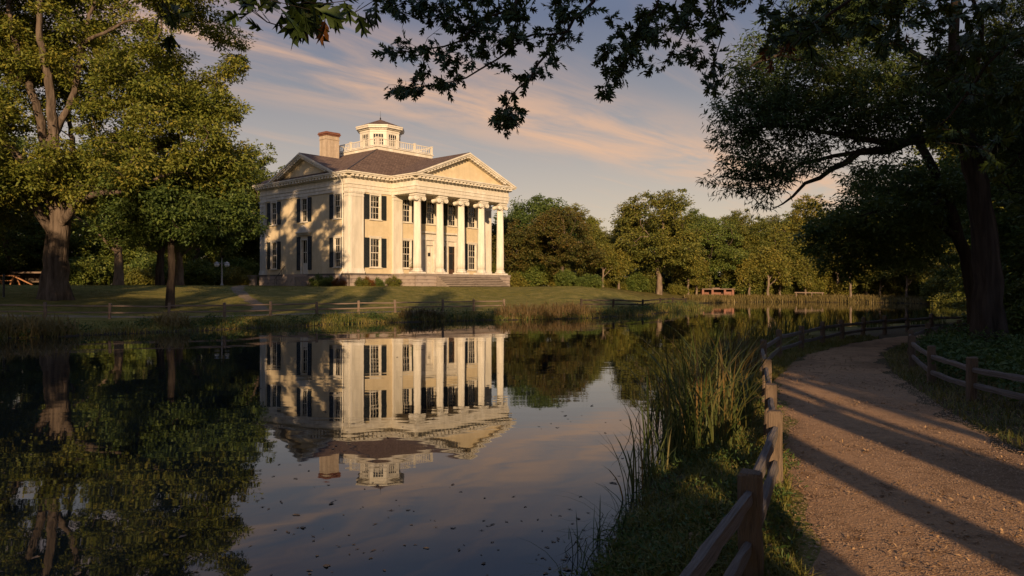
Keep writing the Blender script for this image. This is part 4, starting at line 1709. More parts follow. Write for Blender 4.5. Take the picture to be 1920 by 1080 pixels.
def grow_tree(seed, trunk, r0, r1, limbs, ells, n, gap, spray, leaves, L, wd, flat=0.45, flare=0.45, ridges=0.06, keep=None, step=0.7, tip=0.014, skip=4, noise_t=-0.15, droop=0.15, min_r=0.0, up=0.12, bias=0.4, jit=0.05, extra=0.5, upb=0.8):
    """returns (trunk mesh, crown mesh), built round the trunk's foot at the origin"""
    rng = np.random.default_rng(seed)
    sk = Skel(seed)
    tid = sk.poly(trunk, r0, r1, step=0.5, jit=0.03)
    for lb in limbs:
        pts, a, b = lb
        j = sk.nearest(np.array(pts[0]))
        sk.poly([tuple(sk.p[j])] + list(pts[1:]), a, b, par=j, step=0.5, jit=jit)
    C = envelope(rng, ells, n, gap, keep=keep, noise_t=noise_t, seed=seed, bias=bias)
    base = np.array(trunk[-1])
    order = np.argsort([np.min(np.linalg.norm(sk.p[:sk.n] - c, axis=1)) for c in C])
    for k in order:
        sk.connect(np.array(C[k]), step=step, skip=skip, up=up)
    sk.radii(tip=tip)
    me_t = sk.mesh('trunk', flare, ridges, min_r)
    # leaf sprays at the tips and a few back along the twigs
    S, Rd = [], []
    for t in sk.tip:
        S.append(sk.p[t])
        Rd.append(spray * rng.uniform(0.7, 1.3))
        pa = sk.par[t]
        if pa >= 0 and rng.random() < extra:
            S.append(sk.p[pa] + rng.normal(0, spray * 0.4, 3))
            Rd.append(spray * rng.uniform(0.5, 0.9))
    V, Fc = leaf_cards(rng, S, Rd, leaves, L, wd, flat, droop, upb=upb)
    me_c = mesh_np('crown', V, Fc)
    return me_t, me_c


def tree(name, meshes, loc, label, bark, leaf, group=None, rotz=0.0, scale=1.0, cat='tree'):
    t = thing(name, loc, label, cat, group, rotz)
    t.scale = (scale, scale, scale) if not isinstance(scale, tuple) else scale
    for nm, me, m_ in (('trunk', meshes[0], bark), ('crown', meshes[1], leaf)):
        if len(me.materials) == 0:
            me.materials.append(M[m_])
        o = bpy.data.objects.new(nm, me)
        COL.objects.link(o)
        o.parent = t
        if me.materials[0] != M[m_]:
            o.material_slots[0].link = 'OBJECT'
            o.material_slots[0].material = M[m_]
    return t


# --- the great oak on the far lawn, left
def px2(pts, ox, oy, k, dy=None):
    """photo outline of a limb at one depth -> metres from the trunk's foot; third value pushes it nearer or farther"""
    return [((p[0] - ox) * k, (p[2] if len(p) > 2 else 0.0), (oy - p[1]) * k) for p in pts]


OD = 52.0
ok_ = OD / F
oak_base = at(102, OD)
OX, OY = 102, 540 + (CAM_Z - oak_base.z) / OD * F
q = lambda *pts: px2(pts, OX, OY, ok_)
oak_limbs = [
    (q((112, 410), (104, 340, -.5), (98, 270, -.8), (84, 190, -1.2), (60, 110, -1.5), (34, 30, -1), (20, -60, 0)), 0.38, 0.08),
    (q((118, 405), (124, 330, -1), (126, 250, -1.6), (122, 170, -1.9), (112, 80, -2.2), (112, 0, -2), (120, -80, -1)), 0.42, 0.09),
    (q((124, 270), (145, 225, -1.5), (166, 170, -1.6), (172, 110, -1.5), (184, 40, -1), (196, -50, 0)), 0.27, 0.07),
    (q((168, 160), (186, 112, -2.2), (214, 100, -3), (250, 92, -3.5), (300, 78, -4)), 0.20, 0.06),
    (q((122, 410), (142, 350, .5), (168, 330, 1), (215, 300, 2), (275, 255, 3), (340, 215, 3)), 0.42, 0.07),
    (q((124, 430), (150, 395, -1), (190, 375, -2), (250, 372, -3), (320, 360, -4), (395, 330, -4)), 0.32, 0.06),
    (q((110, 420), (84, 350, -.5), (56, 300, -1), (24, 275, -1), (-40, 250, -1), (-120, 200, 0)), 0.40, 0.07),
    (q((106, 440), (70, 372, -1.5), (34, 345, -2.5), (-10, 325, -3), (-90, 320, -4), (-170, 280, -4)), 0.34, 0.06),
    (q((120, 380), (128, 320, 2), (150, 260, 4), (180, 190, 6), (200, 100, 7)), 0.36, 0.07),
    (q((110, 360), (90, 290, 3), (50, 200, 5), (20, 110, 6)), 0.34, 0.07),
]
e_ = lambda x, y, rx, rz, dy=0.0, ry=None: (((x - OX) * ok_, dy, (OY - y) * ok_), (rx * ok_, (ry or rx) * ok_, rz * ok_))
oak_ells = [e_(260, 170, 150, 110), e_(355, 270, 120, 75, -1), e_(310, 40, 100, 90), e_(300, -70, 120, 80), e_(360, 110, 80, 60), e_(60, 330, 130, 60, -2), e_(90, 60, 120, 90, 2.5), e_(60, -60, 190, 120), e_(-100, 190, 120, 170), e_(330, -30, 110, 110, -3), e_(360, 60, 70, 80, 3), e_(250, -120, 130, 90), e_(230, 330, 190, 70, -1), e_(10, 120, 150, 120, 1), e_(30, 60, 110, 90, -2), e_(20, 230, 110, 60, -2.5), e_(70, 330, 110, 50, -3), e_(150, 90, 60, 60, -3),
            e_(420, 320, 75, 50, 0), e_(-60, 370, 180, 70, 0), e_(200, -40, 120, 80), e_(160, 300, 160, 90, 5), e_(400, 210, 60, 55, 1)]


def oak_keep(p):
    # an open window in front of the stems
    x, z = p[0] / ok_ + OX, OY - p[2] / ok_
    if p[1] < 1.0 and 70 < x < 180 and 20 < z < 420 and (math.sin(x * .13) + math.sin(z * .05 + x * .02)) < -0.55:
        return False
    return True


oak = grow_tree(3, q((OX, OY + 6), (103, 520), (106, 470), (110, 430), (114, 400)), 0.86, 0.66, oak_limbs, oak_ells, 1750, 0.5, 0.98, 170, 0.28, 0.13, flat=0.38, flare=0.5, ridges=0.06, keep=oak_keep, noise_t=-0.1, tip=0.016)
tree('oak_tree', oak, oak_base, 'massive spreading oak with thick forked trunk on the lawn left of the mansion', 'bark', 'leaf_oak')

# --- slender tree between oak and house
sb = at(320, 51)
k2 = 51 / F
SY = 540 + (CAM_Z - sb.z) / 51 * F
s_ = lambda x, y, rx, rz, dy=0.0: (((x - 320) * k2, dy, (SY - y) * k2), (rx * k2, rx * k2, rz * k2))
slim = grow_tree(8, px2([(320, SY + 4), (321, 520), (322, 470), (321, 420), (324, 370), (330, 320)], 320, SY, k2), 0.31, 0.10, [], [s_(340, 400, 130, 60), s_(300, 360, 110, 55), s_(400, 420, 90, 45), s_(250, 420, 90, 40), s_(350, 340, 90, 40), s_(430, 380, 55, 40)],
                 330, 0.55, 0.85, 130, 0.26, 0.13, flat=0.4, flare=0.3, step=0.6, skip=8)
tree('shade_tree', slim, sb, 'smaller dark tree with slender straight trunk between the oak and the mansion', 'bark_dark', 'leaf_green')


# --- woodland prototypes
def wood_proto(seed, h, r, low, n, lean=0.0, th=None, rx=None, leaves=78, spray=0.92, L=0.34, wd=0.19, lobes=6):
    rng = np.random.default_rng(seed)
    th = th or h * 0.5
    trunk = [(0, 0, -0.3), (0.05 * h * lean, 0, h * 0.15), (rng.normal(0, .2) + 0.1 * h * lean, rng.normal(0, .2), h * 0.35), (0.12 * h * lean, rng.normal(0, .3), h * 0.6), (0.15 * h * lean, 0, h * 0.82)]
    ells = [((0, 0, (h + low) / 2), (r * 0.75, r * 0.75, (h - low) / 2))]
    for k in range(lobes):
        a = 2 * math.pi * (k + rng.uniform(-.3, .3)) / lobes
        zz = rng.uniform(low + 0.15 * (h - low), low + 0.8 * (h - low))
        f = 1 - 0.55 * abs((zz - low) / (h - low) - 0.4)
        ells.append(((math.cos(a) * r * 0.62 * f, math.sin(a) * r * 0.62 * f, zz), (r * rng.uniform(.36, .5), r * rng.uniform(.36, .5), (h - low) * rng.uniform(0.13, 0.2))))
    limbs = []
    for k in range(5):
        a = rng.uniform(0, 6.28)
        b = h * rng.uniform(0.2, 0.45)
        limbs.append(([(0, 0, b), (math.cos(a) * r * .3, math.sin(a) * r * .3, b + h * .12), (math.cos(a) * r * .6, math.sin(a) * r * .6, b + h * .22)], 0.16 * h / 15, 0.05))
    return grow_tree(seed, trunk, 0.028 * h, 0.06, limbs, ells, int(n * 1.3), 0.62, spray, leaves, L, wd, flat=0.36, flare=0.35, step=1.0, skip=5, tip=0.024, noise_t=-0.1, min_r=0.026)


PROTO = {
    'broad': wood_proto(21, 15, 7.2, 2.2, 330, lobes=8),
    'tall': wood_proto(22, 19, 6.2, 3.0, 340, lobes=9),
    'round': wood_proto(23, 11, 5.0, 1.2, 230, lobes=7),
    'open': wood_proto(24, 17, 7.0, 4.5, 260, lobes=8),
    'young': wood_proto(25, 7.5, 2.9, 0.6, 110, spray=0.8, lobes=5),
    'screen': wood_proto(26, 16, 6.0, 0.5, 300, leaves=60, lobes=9),
}


def bush_proto(seed, h, r, n, leaves=90, L=0.16, wd=0.09, spray=0.32):
    rng = np.random.default_rng(seed)
    ells = [((0, 0, h * .5), (r, r, h * .5)), ((r * .5, -.1, h * .4), (r * .6, r * .6, h * .4)), ((-r * .5, .1, h * .4), (r * .6, r * .6, h * .38))]
    return grow_tree(seed, [(0, 0, -0.1), (0, 0, h * .2)], 0.05, 0.04, [], ells, n, spray * .7, spray, leaves, L, wd, flat=0.8, flare=0, step=0.3, skip=0, tip=0.006, noise_t=-0.5)


BUSH = {'low': bush_proto(31, 1.1, 0.9, 34, leaves=70, L=0.16, wd=0.06), 'big': bush_proto(32, 2.6, 1.9, 120, spray=0.5, L=0.26, wd=0.14), 'mound': bush_proto(33, 1.7, 2.0, 90, spray=0.45, L=0.22, wd=0.12)}


def woods(items, group, fixed_label=None):
    for it in items:
        kind, px, D, sc, leaf, label = it[:6]
        bark = it[6] if len(it) > 6 else 'bark'
        nm = it[7] if len(it) > 7 else 'woodland_tree'
        rz = (px * 0.37 + D * 1.7) % 6.28
        tree(nm, PROTO[kind], at(px, D), label, bark, leaf, group, rz, sc)


LW = 'dark leafy tree in the wood behind the great oak'
GL = 'trees in the wood behind the great oak'
items = []
rng = random.Random(77)
for px, D, kind, sc in ((-420, 66, 'screen', 1.1), (-300, 72, 'tall', 1.15), (-200, 70, 'broad', 1.1), (-80, 82, 'tall', 1.1), (20, 92, 'screen', 1.0), (-140, 98, 'screen', 1.2), (70, 104, 'tall', 1.1), (135, 96, 'screen', 0.95),
                        (175, 112, 'tall', 1.15), (262, 100, 'screen', 1.0), (300, 118, 'tall', 1.05), (362, 104, 'screen', 0.95), (420, 112, 'tall', 1.0), (455, 118, 'screen', 1.0),
                        (-30, 128, 'screen', 1.2), (110, 132, 'screen', 1.2), (240, 134, 'screen', 1.25), (350, 136, 'screen', 1.2), (430, 140, 'screen', 1.2), (-250, 110, 'screen', 1.25), (-380, 100, 'screen', 1.3), (-520, 90, 'screen', 1.2)):
    items.append((kind, px, D, sc, rng.choice(['leaf_green', 'leaf_oak', 'leaf_green']), LW))
ORD = ['first', 'second', 'third', 'fourth', 'fifth', 'sixth', 'seventh', 'eighth', 'ninth', 'tenth', 'eleventh', 'twelfth', 'thirteenth', 'fourteenth', 'fifteenth', 'sixteenth', 'seventeenth', 'eighteenth', 'nineteenth', 'twentieth']


def ordinals(rows, px_of, origin, right, left=None, lo=-1e9, hi=1e9):
    """label by counting away from a landmark at photo column `origin`"""
    out = {}
    for side, fmt in ((1, right), (-1, left)):
        if fmt is None:
            continue
        q_ = sorted([i for i, r_i in enumerate(rows) if (px_of(r_i) - origin) * side > 0 and lo < px_of(r_i) < hi], key=lambda i: (px_of(rows[i]) - origin) * side)
        for n_, i in enumerate(q_):
            out[i] = fmt.format(ORD[min(n_, 19)])
    return out


_lab = ordinals(items, lambda r_i: r_i[1], 102, '{} dark woodland tree right of the great oak trunk, counting toward the mansion', '{} dark woodland tree left of the great oak trunk', -150, 480)
items = [it[:5] + (_lab.get(i, 'woodland tree standing beyond the left edge of the view'),) for i, it in enumerate(items)]
woods(items, GL)
LB = ['oak rising just left of the mansion cornice', 'broad green crown behind the left roof slope of the mansion', 'treetop peeping over the left gable beside the chimney', 'tree hidden behind the left wall of the mansion', 'treetop showing right behind the chimney of the mansion']
woods([('tall', 492, 112, 1.12, 'leaf_oak', LB[0]), ('broad', 545, 122, 1.3, 'leaf_green', LB[1]), ('tall', 585, 126, 1.1, 'leaf_oak', LB[2]), ('screen', 520, 134, 1.15, 'leaf_green', LB[3]), ('tall', 610, 140, 1.1, 'leaf_oak', LB[4])], 'trees behind the mansion')
# two older trees whose pale trunks catch the sun
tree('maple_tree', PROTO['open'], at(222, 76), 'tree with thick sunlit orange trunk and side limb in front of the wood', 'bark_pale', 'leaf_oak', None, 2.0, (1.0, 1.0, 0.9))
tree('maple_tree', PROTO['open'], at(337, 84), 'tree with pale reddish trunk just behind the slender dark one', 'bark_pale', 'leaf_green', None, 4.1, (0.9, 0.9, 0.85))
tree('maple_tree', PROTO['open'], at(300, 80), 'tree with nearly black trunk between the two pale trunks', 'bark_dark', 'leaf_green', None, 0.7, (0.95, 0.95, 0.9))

# right of the house
woods([('broad', 1012, 118, 1.02, 'leaf_green', 'rounded green tree standing just right of the portico columns', 'bark', 'oak_tree'),
       ('broad', 1055, 108, 0.80, 'leaf_autumn', 'lower tree tinged rust orange right of the portico', 'bark', 'maple_tree'),
       ('broad', 1236, 116, 1.12, 'leaf_olive', 'broad olive oak whose dome tops the right bank trees', 'bark_pale', 'oak_tree'),
       ('round', 1120, 126, 1.0, 'leaf_olive', 'small olive tree filling the gap between the two broad crowns', 'bark', 'oak_tree'),
       ('round', 962, 112, 0.95, 'leaf_autumn', 'small tinted tree half hidden by the last portico column', 'bark', 'maple_tree')], None)
LR = 'olive green tree in the sunlit wood along the far bank'
items = []
for px, D, kind, sc in ((1330, 126, 'broad', 0.92), (1290, 132, 'tall', 0.8), (1392, 130, 'tall', 0.78), (1440, 138, 'broad', 1.0), (1478, 132, 'round', 1.15), (1520, 136, 'tall', 0.95), (1555, 128, 'round', 1.1), (1600, 134, 'broad', 1.0),
                        (1660, 126, 'tall', 0.9), (1705, 130, 'broad', 1.0), (1760, 120, 'tall', 1.0), (1830, 116, 'broad', 1.0), (1180, 140, 'tall', 0.78), (1080, 146, 'tall', 0.9), (980, 150, 'tall', 0.85), (1235, 150, 'screen', 0.9), (1370, 156, 'screen', 1.0), (1480, 160, 'screen', 1.0),
                        (1590, 158, 'screen', 1.05), (1690, 150, 'screen', 1.05), (1800, 144, 'screen', 1.1), (1900, 120, 'screen', 1.1), (1120, 158, 'screen', 0.85), (930, 170, 'screen', 0.8), (1010, 172, 'screen', 0.8), (1285, 152, 'screen', 0.9), (1300, 168, 'screen', 0.95), (820, 180, 'screen', 0.8), (700, 180, 'screen', 0.8)):
    items.append((kind, px, D, sc, rng.choice(['leaf_olive', 'leaf_oak', 'leaf_olive', 'leaf_green']), LR))
FRONT = ['olive oak directly left of the brick shelter on the far bank', 'slim tree squeezed between the dome shaped oak and the brick shelter', 'tree rising just right of the brick shelter', 'broad crown between the brick shelter and the timber rail, set back from the water',
         'round crowned tree just left of the timber rail', 'tall tree straight behind the timber rail', 'round crowned tree at the right end of the timber rail', 'broad tree behind the bare pale trunk', 'tall tree just right of the bare pale trunk', 'wide tree above the curve of the path fence',
         'tall tree seen left of the big path side trunk across the water', 'tree across the water hidden behind the big path side trunk']
items = [it[:5] + (FRONT[i] if i < len(FRONT) else 'tree deep in the far wood, only its top showing behind the front row',) for i, it in enumerate(items)]
woods(items, 'trees along the far bank')
LD = 'distant tree closing the horizon beyond the nearer woods'
items = []
for k in range(46):
    px = -900 + k * 84 + rng.uniform(-25, 25)
    items.append((rng.choice(['screen', 'screen', 'broad']), px, rng.uniform(205, 250), (1.65, 1.65, rng.uniform(0.75, 0.95)), rng.choice(['leaf_olive', 'leaf_green', 'leaf_oak']), LD))
woods(items, 'distant trees beyond the woods')
LY = 'young leafy tree low on the far bank'
items = [('young', px, D, sc, 'leaf_olive', LY, 'bark_pale', 'young_tree') for px, D, sc in ((1290, 122, .95), (1306, 124, .85), (1405, 123, 0.95), (1440, 122, 1.1), (1462, 125, .9), (1510, 124, 0.85), (1570, 123, 1.1), (1625, 119, 1.0), (1650, 117, .8), (1700, 113, 1.0), (1735, 112, .9), (1560, 126, 1.2), (1385, 127, 1.0), (1130, 112, 0.85), (1160, 114, 0.9))]
_lab = ordinals(items, lambda r_i: r_i[1], 1345, '{} young leafy tree right of the brick shelter on the far bank', '{} young leafy tree left of the brick shelter')
items = [it[:5] + (_lab[i],) + it[6:] for i, it in enumerate(items)]
woods(items, 'young trees on the far bank')
dead = Skel(40)
dead.poly([(0, 0, -.2), (0.1, 0, 2), (0.0, 0, 4.6), (0.25, 0, 6.6)], 0.20, 0.07)
for tgt in ((1.4, 0, 4.4), (-0.9, .2, 5.6), (0.9, .2, 6.9), (2.0, .1, 5.0), (-0.5, 0, 7.2)):
    dead.connect(np.array(tgt), step=0.4, skip=6)
dead.radii(tip=0.03)
o = obj('dead_tree', dead.mesh('dead_tree'), 'bark_pale', loc=at(1594, 117))
tag(o, 'slim bare pale tree trunk standing at the far water edge', 'tree')

# --- the big tree at the right of the path
RD = 23.0
k3 = RD / F
rb = at(1858, RD)
RX, RY = 1858, 540 + (CAM_Z - rb.z) / RD * F
r_ = lambda *pts: px2(pts, RX, RY, k3)
re_ = lambda x, y, rx, rz, dy=0.0, ry=None: (((x - RX) * k3, dy, (RY - y) * k3), (rx * k3, (ry or rx) * k3, rz * k3))
right_limbs = [
    (r_((1812, 282), (1760, 262, -.3), (1700, 268, -.6), (1655, 285, -.9), (1600, 292, -1.2), (1540, 318, -1.5), (1490, 345, -1.7), (1445, 380, -1.8), (1405, 402, -1.9)), 0.21, 0.012),
    (r_((1640, 288), (1570, 280, -1.4), (1490, 272, -2), (1410, 268, -2.4), (1340, 272, -2.6)), 0.10, 0.02),
    (r_((1545, 316), (1480, 320, -1.2), (1420, 345, -1.0), (1350, 340, -1)), 0.07, 0.02),
    (r_((1800, 220), (1750, 190, -.5), (1680, 178, -1), (1600, 170, -1.5), (1500, 165, -2), (1410, 150, -2.4), (1345, 175, -2.5)), 0.17, 0.02),
    (r_((1790, 170), (1740, 100, .5), (1690, 60, 1), (1610, 40, 1.2), (1530, 50, 1.2), (1440, 90, 1)), 0.16, 0.03),
    (r_((1795, 150), (1790, 60, 0), (1770, -40, -.5), (1740, -160, -1)), 0.2, 0.05),
    (r_((1808, 230), (1850, 160, .5), (1900, 80, 1), (1960, 0, 1.5)), 0.17, 0.05),
    (r_((1820, 300), (1870, 260, -1), (1930, 240, -2), (2010, 220, -2.5)), 0.13, 0.04),
    (r_((1798, 200), (1760, 140, -2), (1700, 100, -3.5), (1640, 70, -4.5)), 0.12, 0.03),
]
right_ells = [re_(1500, 215, 170, 75, -1.5), re_(1400, 240, 85, 70, -2.2), re_(1640, 110, 220, 100, 0), re_(1800, 40, 200, 130, 0), re_(1430, 335, 100, 45, -1.6), re_(1650, 225, 160, 70, -1), re_(1900, 180, 160, 120, 0), re_(1380, 165, 55, 35, -2), re_(1480, 130, 130, 70, -1), re_(1370, 345, 65, 28, -1.8), re_(1440, 385, 70, 22, -1.8), re_(1345, 255, 60, 30, -2.4), re_(1560, 110, 120, 60, 1.0), re_(1340, 300, 40, 22, -2.2), re_(1580, 60, 150, 70, -1.5), re_(1720, 150, 130, 80, -2), re_(1560, 190, 130, 60, -1.8), re_(1860, 110, 110, 90, -2), re_(1700, 10, 240, 90, -1.2), re_(1880, 20, 150, 90, -2.5), re_(1460, 70, 70, 40, -0.5),
              re_(1740, -120, 280, 130, 0), re_(1540, 345, 90, 30, -1.5), re_(1980, 300, 120, 90, 0), re_(1740, 210, 110, 60, -2.5)]
rt = grow_tree(15, r_((RX, RY + 10), (1857, 600), (1853, 530), (1845, 450), (1838, 380), (1822, 310), (1806, 240), (1794, 170), (1786, 90)), 0.47, 0.16, right_limbs, right_ells, 2350, 0.22, 0.46, 46, 0.20, 0.045, flat=0.42, flare=0.5, ridges=0.05, step=0.35, tip=0.0065, skip=12,
               noise_t=-0.06, droop=0.35, up=0.05, jit=0.05, bias=0.5, upb=0.5)
tree('willow_oak_tree', rt, rb, 'large dark tree with furrowed trunk and long drooping limbs by the gravel path', 'bark_dark', 'leaf_slim')
# a leaning neighbour just behind it
k4 = 27 / F
nb_ = at(1838, 27)
NX, NY = 1838, 540 + (CAM_Z - nb_.z) / 27 * F
n_ = lambda *pts: px2(pts, NX, NY, k4)
ne_ = lambda x, y, rx, rz, dy=0.0: (((x - NX) * k4, dy, (NY - y) * k4), (rx * k4, rx * k4, rz * k4))
nt_ = grow_tree(16, n_((NX, NY + 8), (1828, 560), (1812, 480), (1788, 410), (1764, 350), (1735, 295), (1700, 230)), 0.30, 0.12,
                [(n_((1800, 450), (1740, 420, 0), (1680, 425, .5), (1600, 445, 1)), 0.12, 0.03), (n_((1770, 360), (1720, 390, -1), (1650, 400, -1), (1580, 410, -1.5)), 0.1, 0.02)],
                [ne_(1640, 410, 110, 45, 0), ne_(1720, 350, 120, 50, 1), ne_(1560, 440, 70, 30, 0), ne_(1700, 470, 110, 50, 1), ne_(1760, 430, 90, 60, 2), ne_(1620, 480, 70, 35, 1)], 300, 0.34, 0.5, 90, 0.19, 0.07, flat=0.5, step=0.45, tip=0.009, skip=10, droop=0.3)
tree('leaning_tree', nt_, nb_, 'tree leaning toward the water behind the big path side trunk', 'bark_dark', 'leaf_green')

LX = ''
items = [('screen', 1960, 34, 0.8, 'leaf_green', LX), ('screen', 1900, 40, 0.75, 'leaf_green', LX), ('screen', 2080, 30, 0.8, 'leaf_green', LX), ('tall', 1850, 52, 0.85, 'leaf_oak', LX), ('screen', 1960, 56, 0.9, 'leaf_green', LX), ('screen', 1860, 72, 0.75, 'leaf_oak', LX),
       ('screen', 2060, 48, 0.9, 'leaf_green', LX), ('screen', 1900, 90, 0.9, 'leaf_oak', LX), ('broad', 2250, 26, 0.9, 'leaf_green', LX)]
items = [it[:5] + (f'{ORD[i]} shadowy thicket tree beside the path, counting away from the viewpoint',) for i, it in enumerate(sorted(items, key=lambda r_i: r_i[2]))]
woods(items, 'trees in the thicket beside the path')

# unseen near shore trees path and lawn
LN = 'unseen tree on the near shore behind the viewpoint, placed for its shade'
near_kind = [
    # x, y, kind, scale
    (-52, 4, 'tall', 1.1), (-44, 12, 'screen', 1.15), (-37, 9, 'tall', 1.0), (-33, 19, 'screen', 1.0), (-39, 22, 'tall', 0.95), (-46, 24, 'screen', 1.1), (-34, -2, 'screen', 1.1), (-31, -14, 'tall', 1.2), (-23, -20, 'tall', (0.42, 0.42, 1.35)),
    (-18, -17, 'tall', (0.45, 0.45, 1.25)), (-11.6, -18, 'tall', (0.36, 0.36, 1.5)), (-4.6, -18, 'tall', (0.40, 0.40, 1.44)), (-15.2, -20, 'tall', (0.26, 0.26, 1.42)), (-1.4, -21, 'tall', (0.32, 0.32, 1.3)),
    (15.5, -9, 'screen', 0.8), (17.5, -18, 'tall', 0.85), (14.5, -1, 'screen', 0.62), (22, -14, 'screen', 0.85), (27, -20, 'screen', 1.0), (22, -2, 'screen', 0.7), (34, -10, 'screen', 1.0), (12.3, 4.5, 'round', 0.8), (9.4, 0.8, 'round', 0.55), (9.2, -17, 'tall', (0.44, 0.44, 0.98)), (12.8, -20, 'tall', (0.5, 0.5, 1.1)), (12.2, -10.5, 'tall', (0.55, 0.55, 0.95)), (15.2, -13, 'tall', (0.62, 0.62, 1.1)), (17.5, -7, 'tall', (0.6, 0.6, 0.95)),
]
for x, y, kind, sc in near_kind:
    tree('shading_tree', PROTO[kind], Vector((x, y, hz(x, y))), LN, 'bark', 'leaf_green', 'trees on the near shore', (x * 1.3 + y) % 6.28, sc)
# three clear-stemmed trees by the path; their trunks lay the long bars of shade on the gravel
STEM = grow_tree(50, [(0, 0, -.3), (0, 0, 3), (.05, 0, 6), (0, 0.1, 9), (0, 0, 12)], 0.30, 0.12, [], [((0, 0, 11.0), (3.6, 3.6, 4.2)), ((2.0, 1, 9.2), (2.0, 2.0, 1.8)), ((-2.0, -1, 9.6), (2.0, 2.0, 1.8))], 240, 0.6, 1.0, 75, 0.36, 0.2, skip=14, min_r=0.02, step=0.9, tip=0.02)
tree('shading_tree', PROTO['young'], Vector((0.8, -4.0, hz(0.8, -4.0))), 'small unseen tree right behind the viewpoint, added to shade the near bank', 'bark', 'leaf_green', None, 1.0, (0.5, 0.5, 0.56))  # out of view, added to keep low sun off the near bank
for x, y, sc in ((5.75, -10.5, (0.5, 0.5, 1.1)), (3.82, -6.5, 1.0), (1.72, -5.0, (0.5, 0.5, 0.85)), (2.36, -6.2, (0.8, 0.8, 0.75)), (6.45, -8.0, (0.62, 0.62, 1.0)), (8.4, -5.0, 0.9)):
    tree('path_tree', STEM, Vector((x, y, hz(x, y))), 'straight clear stemmed tree beside the path behind the viewpoint', 'bark', 'leaf_green', 'clear stemmed trees by the path', x, sc)

# --- the oak whose twigs hang into the top of the view; its trunk stands beside the path behind the viewpoint
TEMPL_V = []
TEMPL_F = []


def lobed_template():
    V, Fc = [], []
    ts = [0.0, 0.14, 0.34, 0.58, 0.80, 1.0]
    hw_ = [0.006, 0.035, 0.085, 0.09, 0.06, 0.0]
    for t, w in zip(ts, hw_):
        V += [(-w, t), (w, t)]
    for i in range(5):
        a = 2 * i
        Fc += [(a, a + 1, a + 3), (a, a + 3, a + 2)]
    for s in (-1, 1):
        o = 0 if s < 0 else 1
        for (i, tips) in ((1, ((0.25, 0.27), (0.27, 0.38))), (2, ((0.34, 0.52), (0.42, 0.70), (0.28, 0.68))), (3, ((0.22, 0.80), (0.27, 0.94)))):
            a, b = 2 * i + o, 2 * (i + 1) + o
            prev = a
            for tp in tips:
                V.append((s * tp[0], tp[1]))
                k = len(V) - 1
                Fc.append((a, prev, k) if prev != a else (a, k, b))
                prev = k
            Fc.append((prev, b, a))
    return np.array(V), np.array(Fc)


LV, LFc = lobed_template()


def lobed_leaves(rng, P, D, L, flip=0.6):
    """lobed leaves at points P pointing along D"""
    N = len(P)
    d = D / np.linalg.norm(D, axis=1)[:, None]
    nn = rng.normal(0, 0.6, (N, 3)) + np.array([0, -0.55, 0.35])
    s = np.cross(d, nn)
    s /= np.linalg.norm(s, axis=1)[:, None] + 1e-9
    nrm = np.cross(s, d)
    ll = (L * rng.uniform(0.7, 1.2, N))[:, None, None]
    curl = rng.uniform(-0.05, 0.3, N)[:, None, None]
    fold = rng.uniform(0.0, 0.5, N)[:, None, None]
    u, t = LV[:, 0][None, :, None] * 0.86, LV[:, 1][None, :, None]
    V = P[:, None, :] + ll * (u * s[:, None] + t * d[:, None] + (np.abs(u) * fold - t * t * curl) * nrm[:, None])
    Fc = (np.arange(N)[:, None, None] * len(LV) + LFc[None]).reshape(-1, 3)
    return V.reshape(-1, 3), Fc


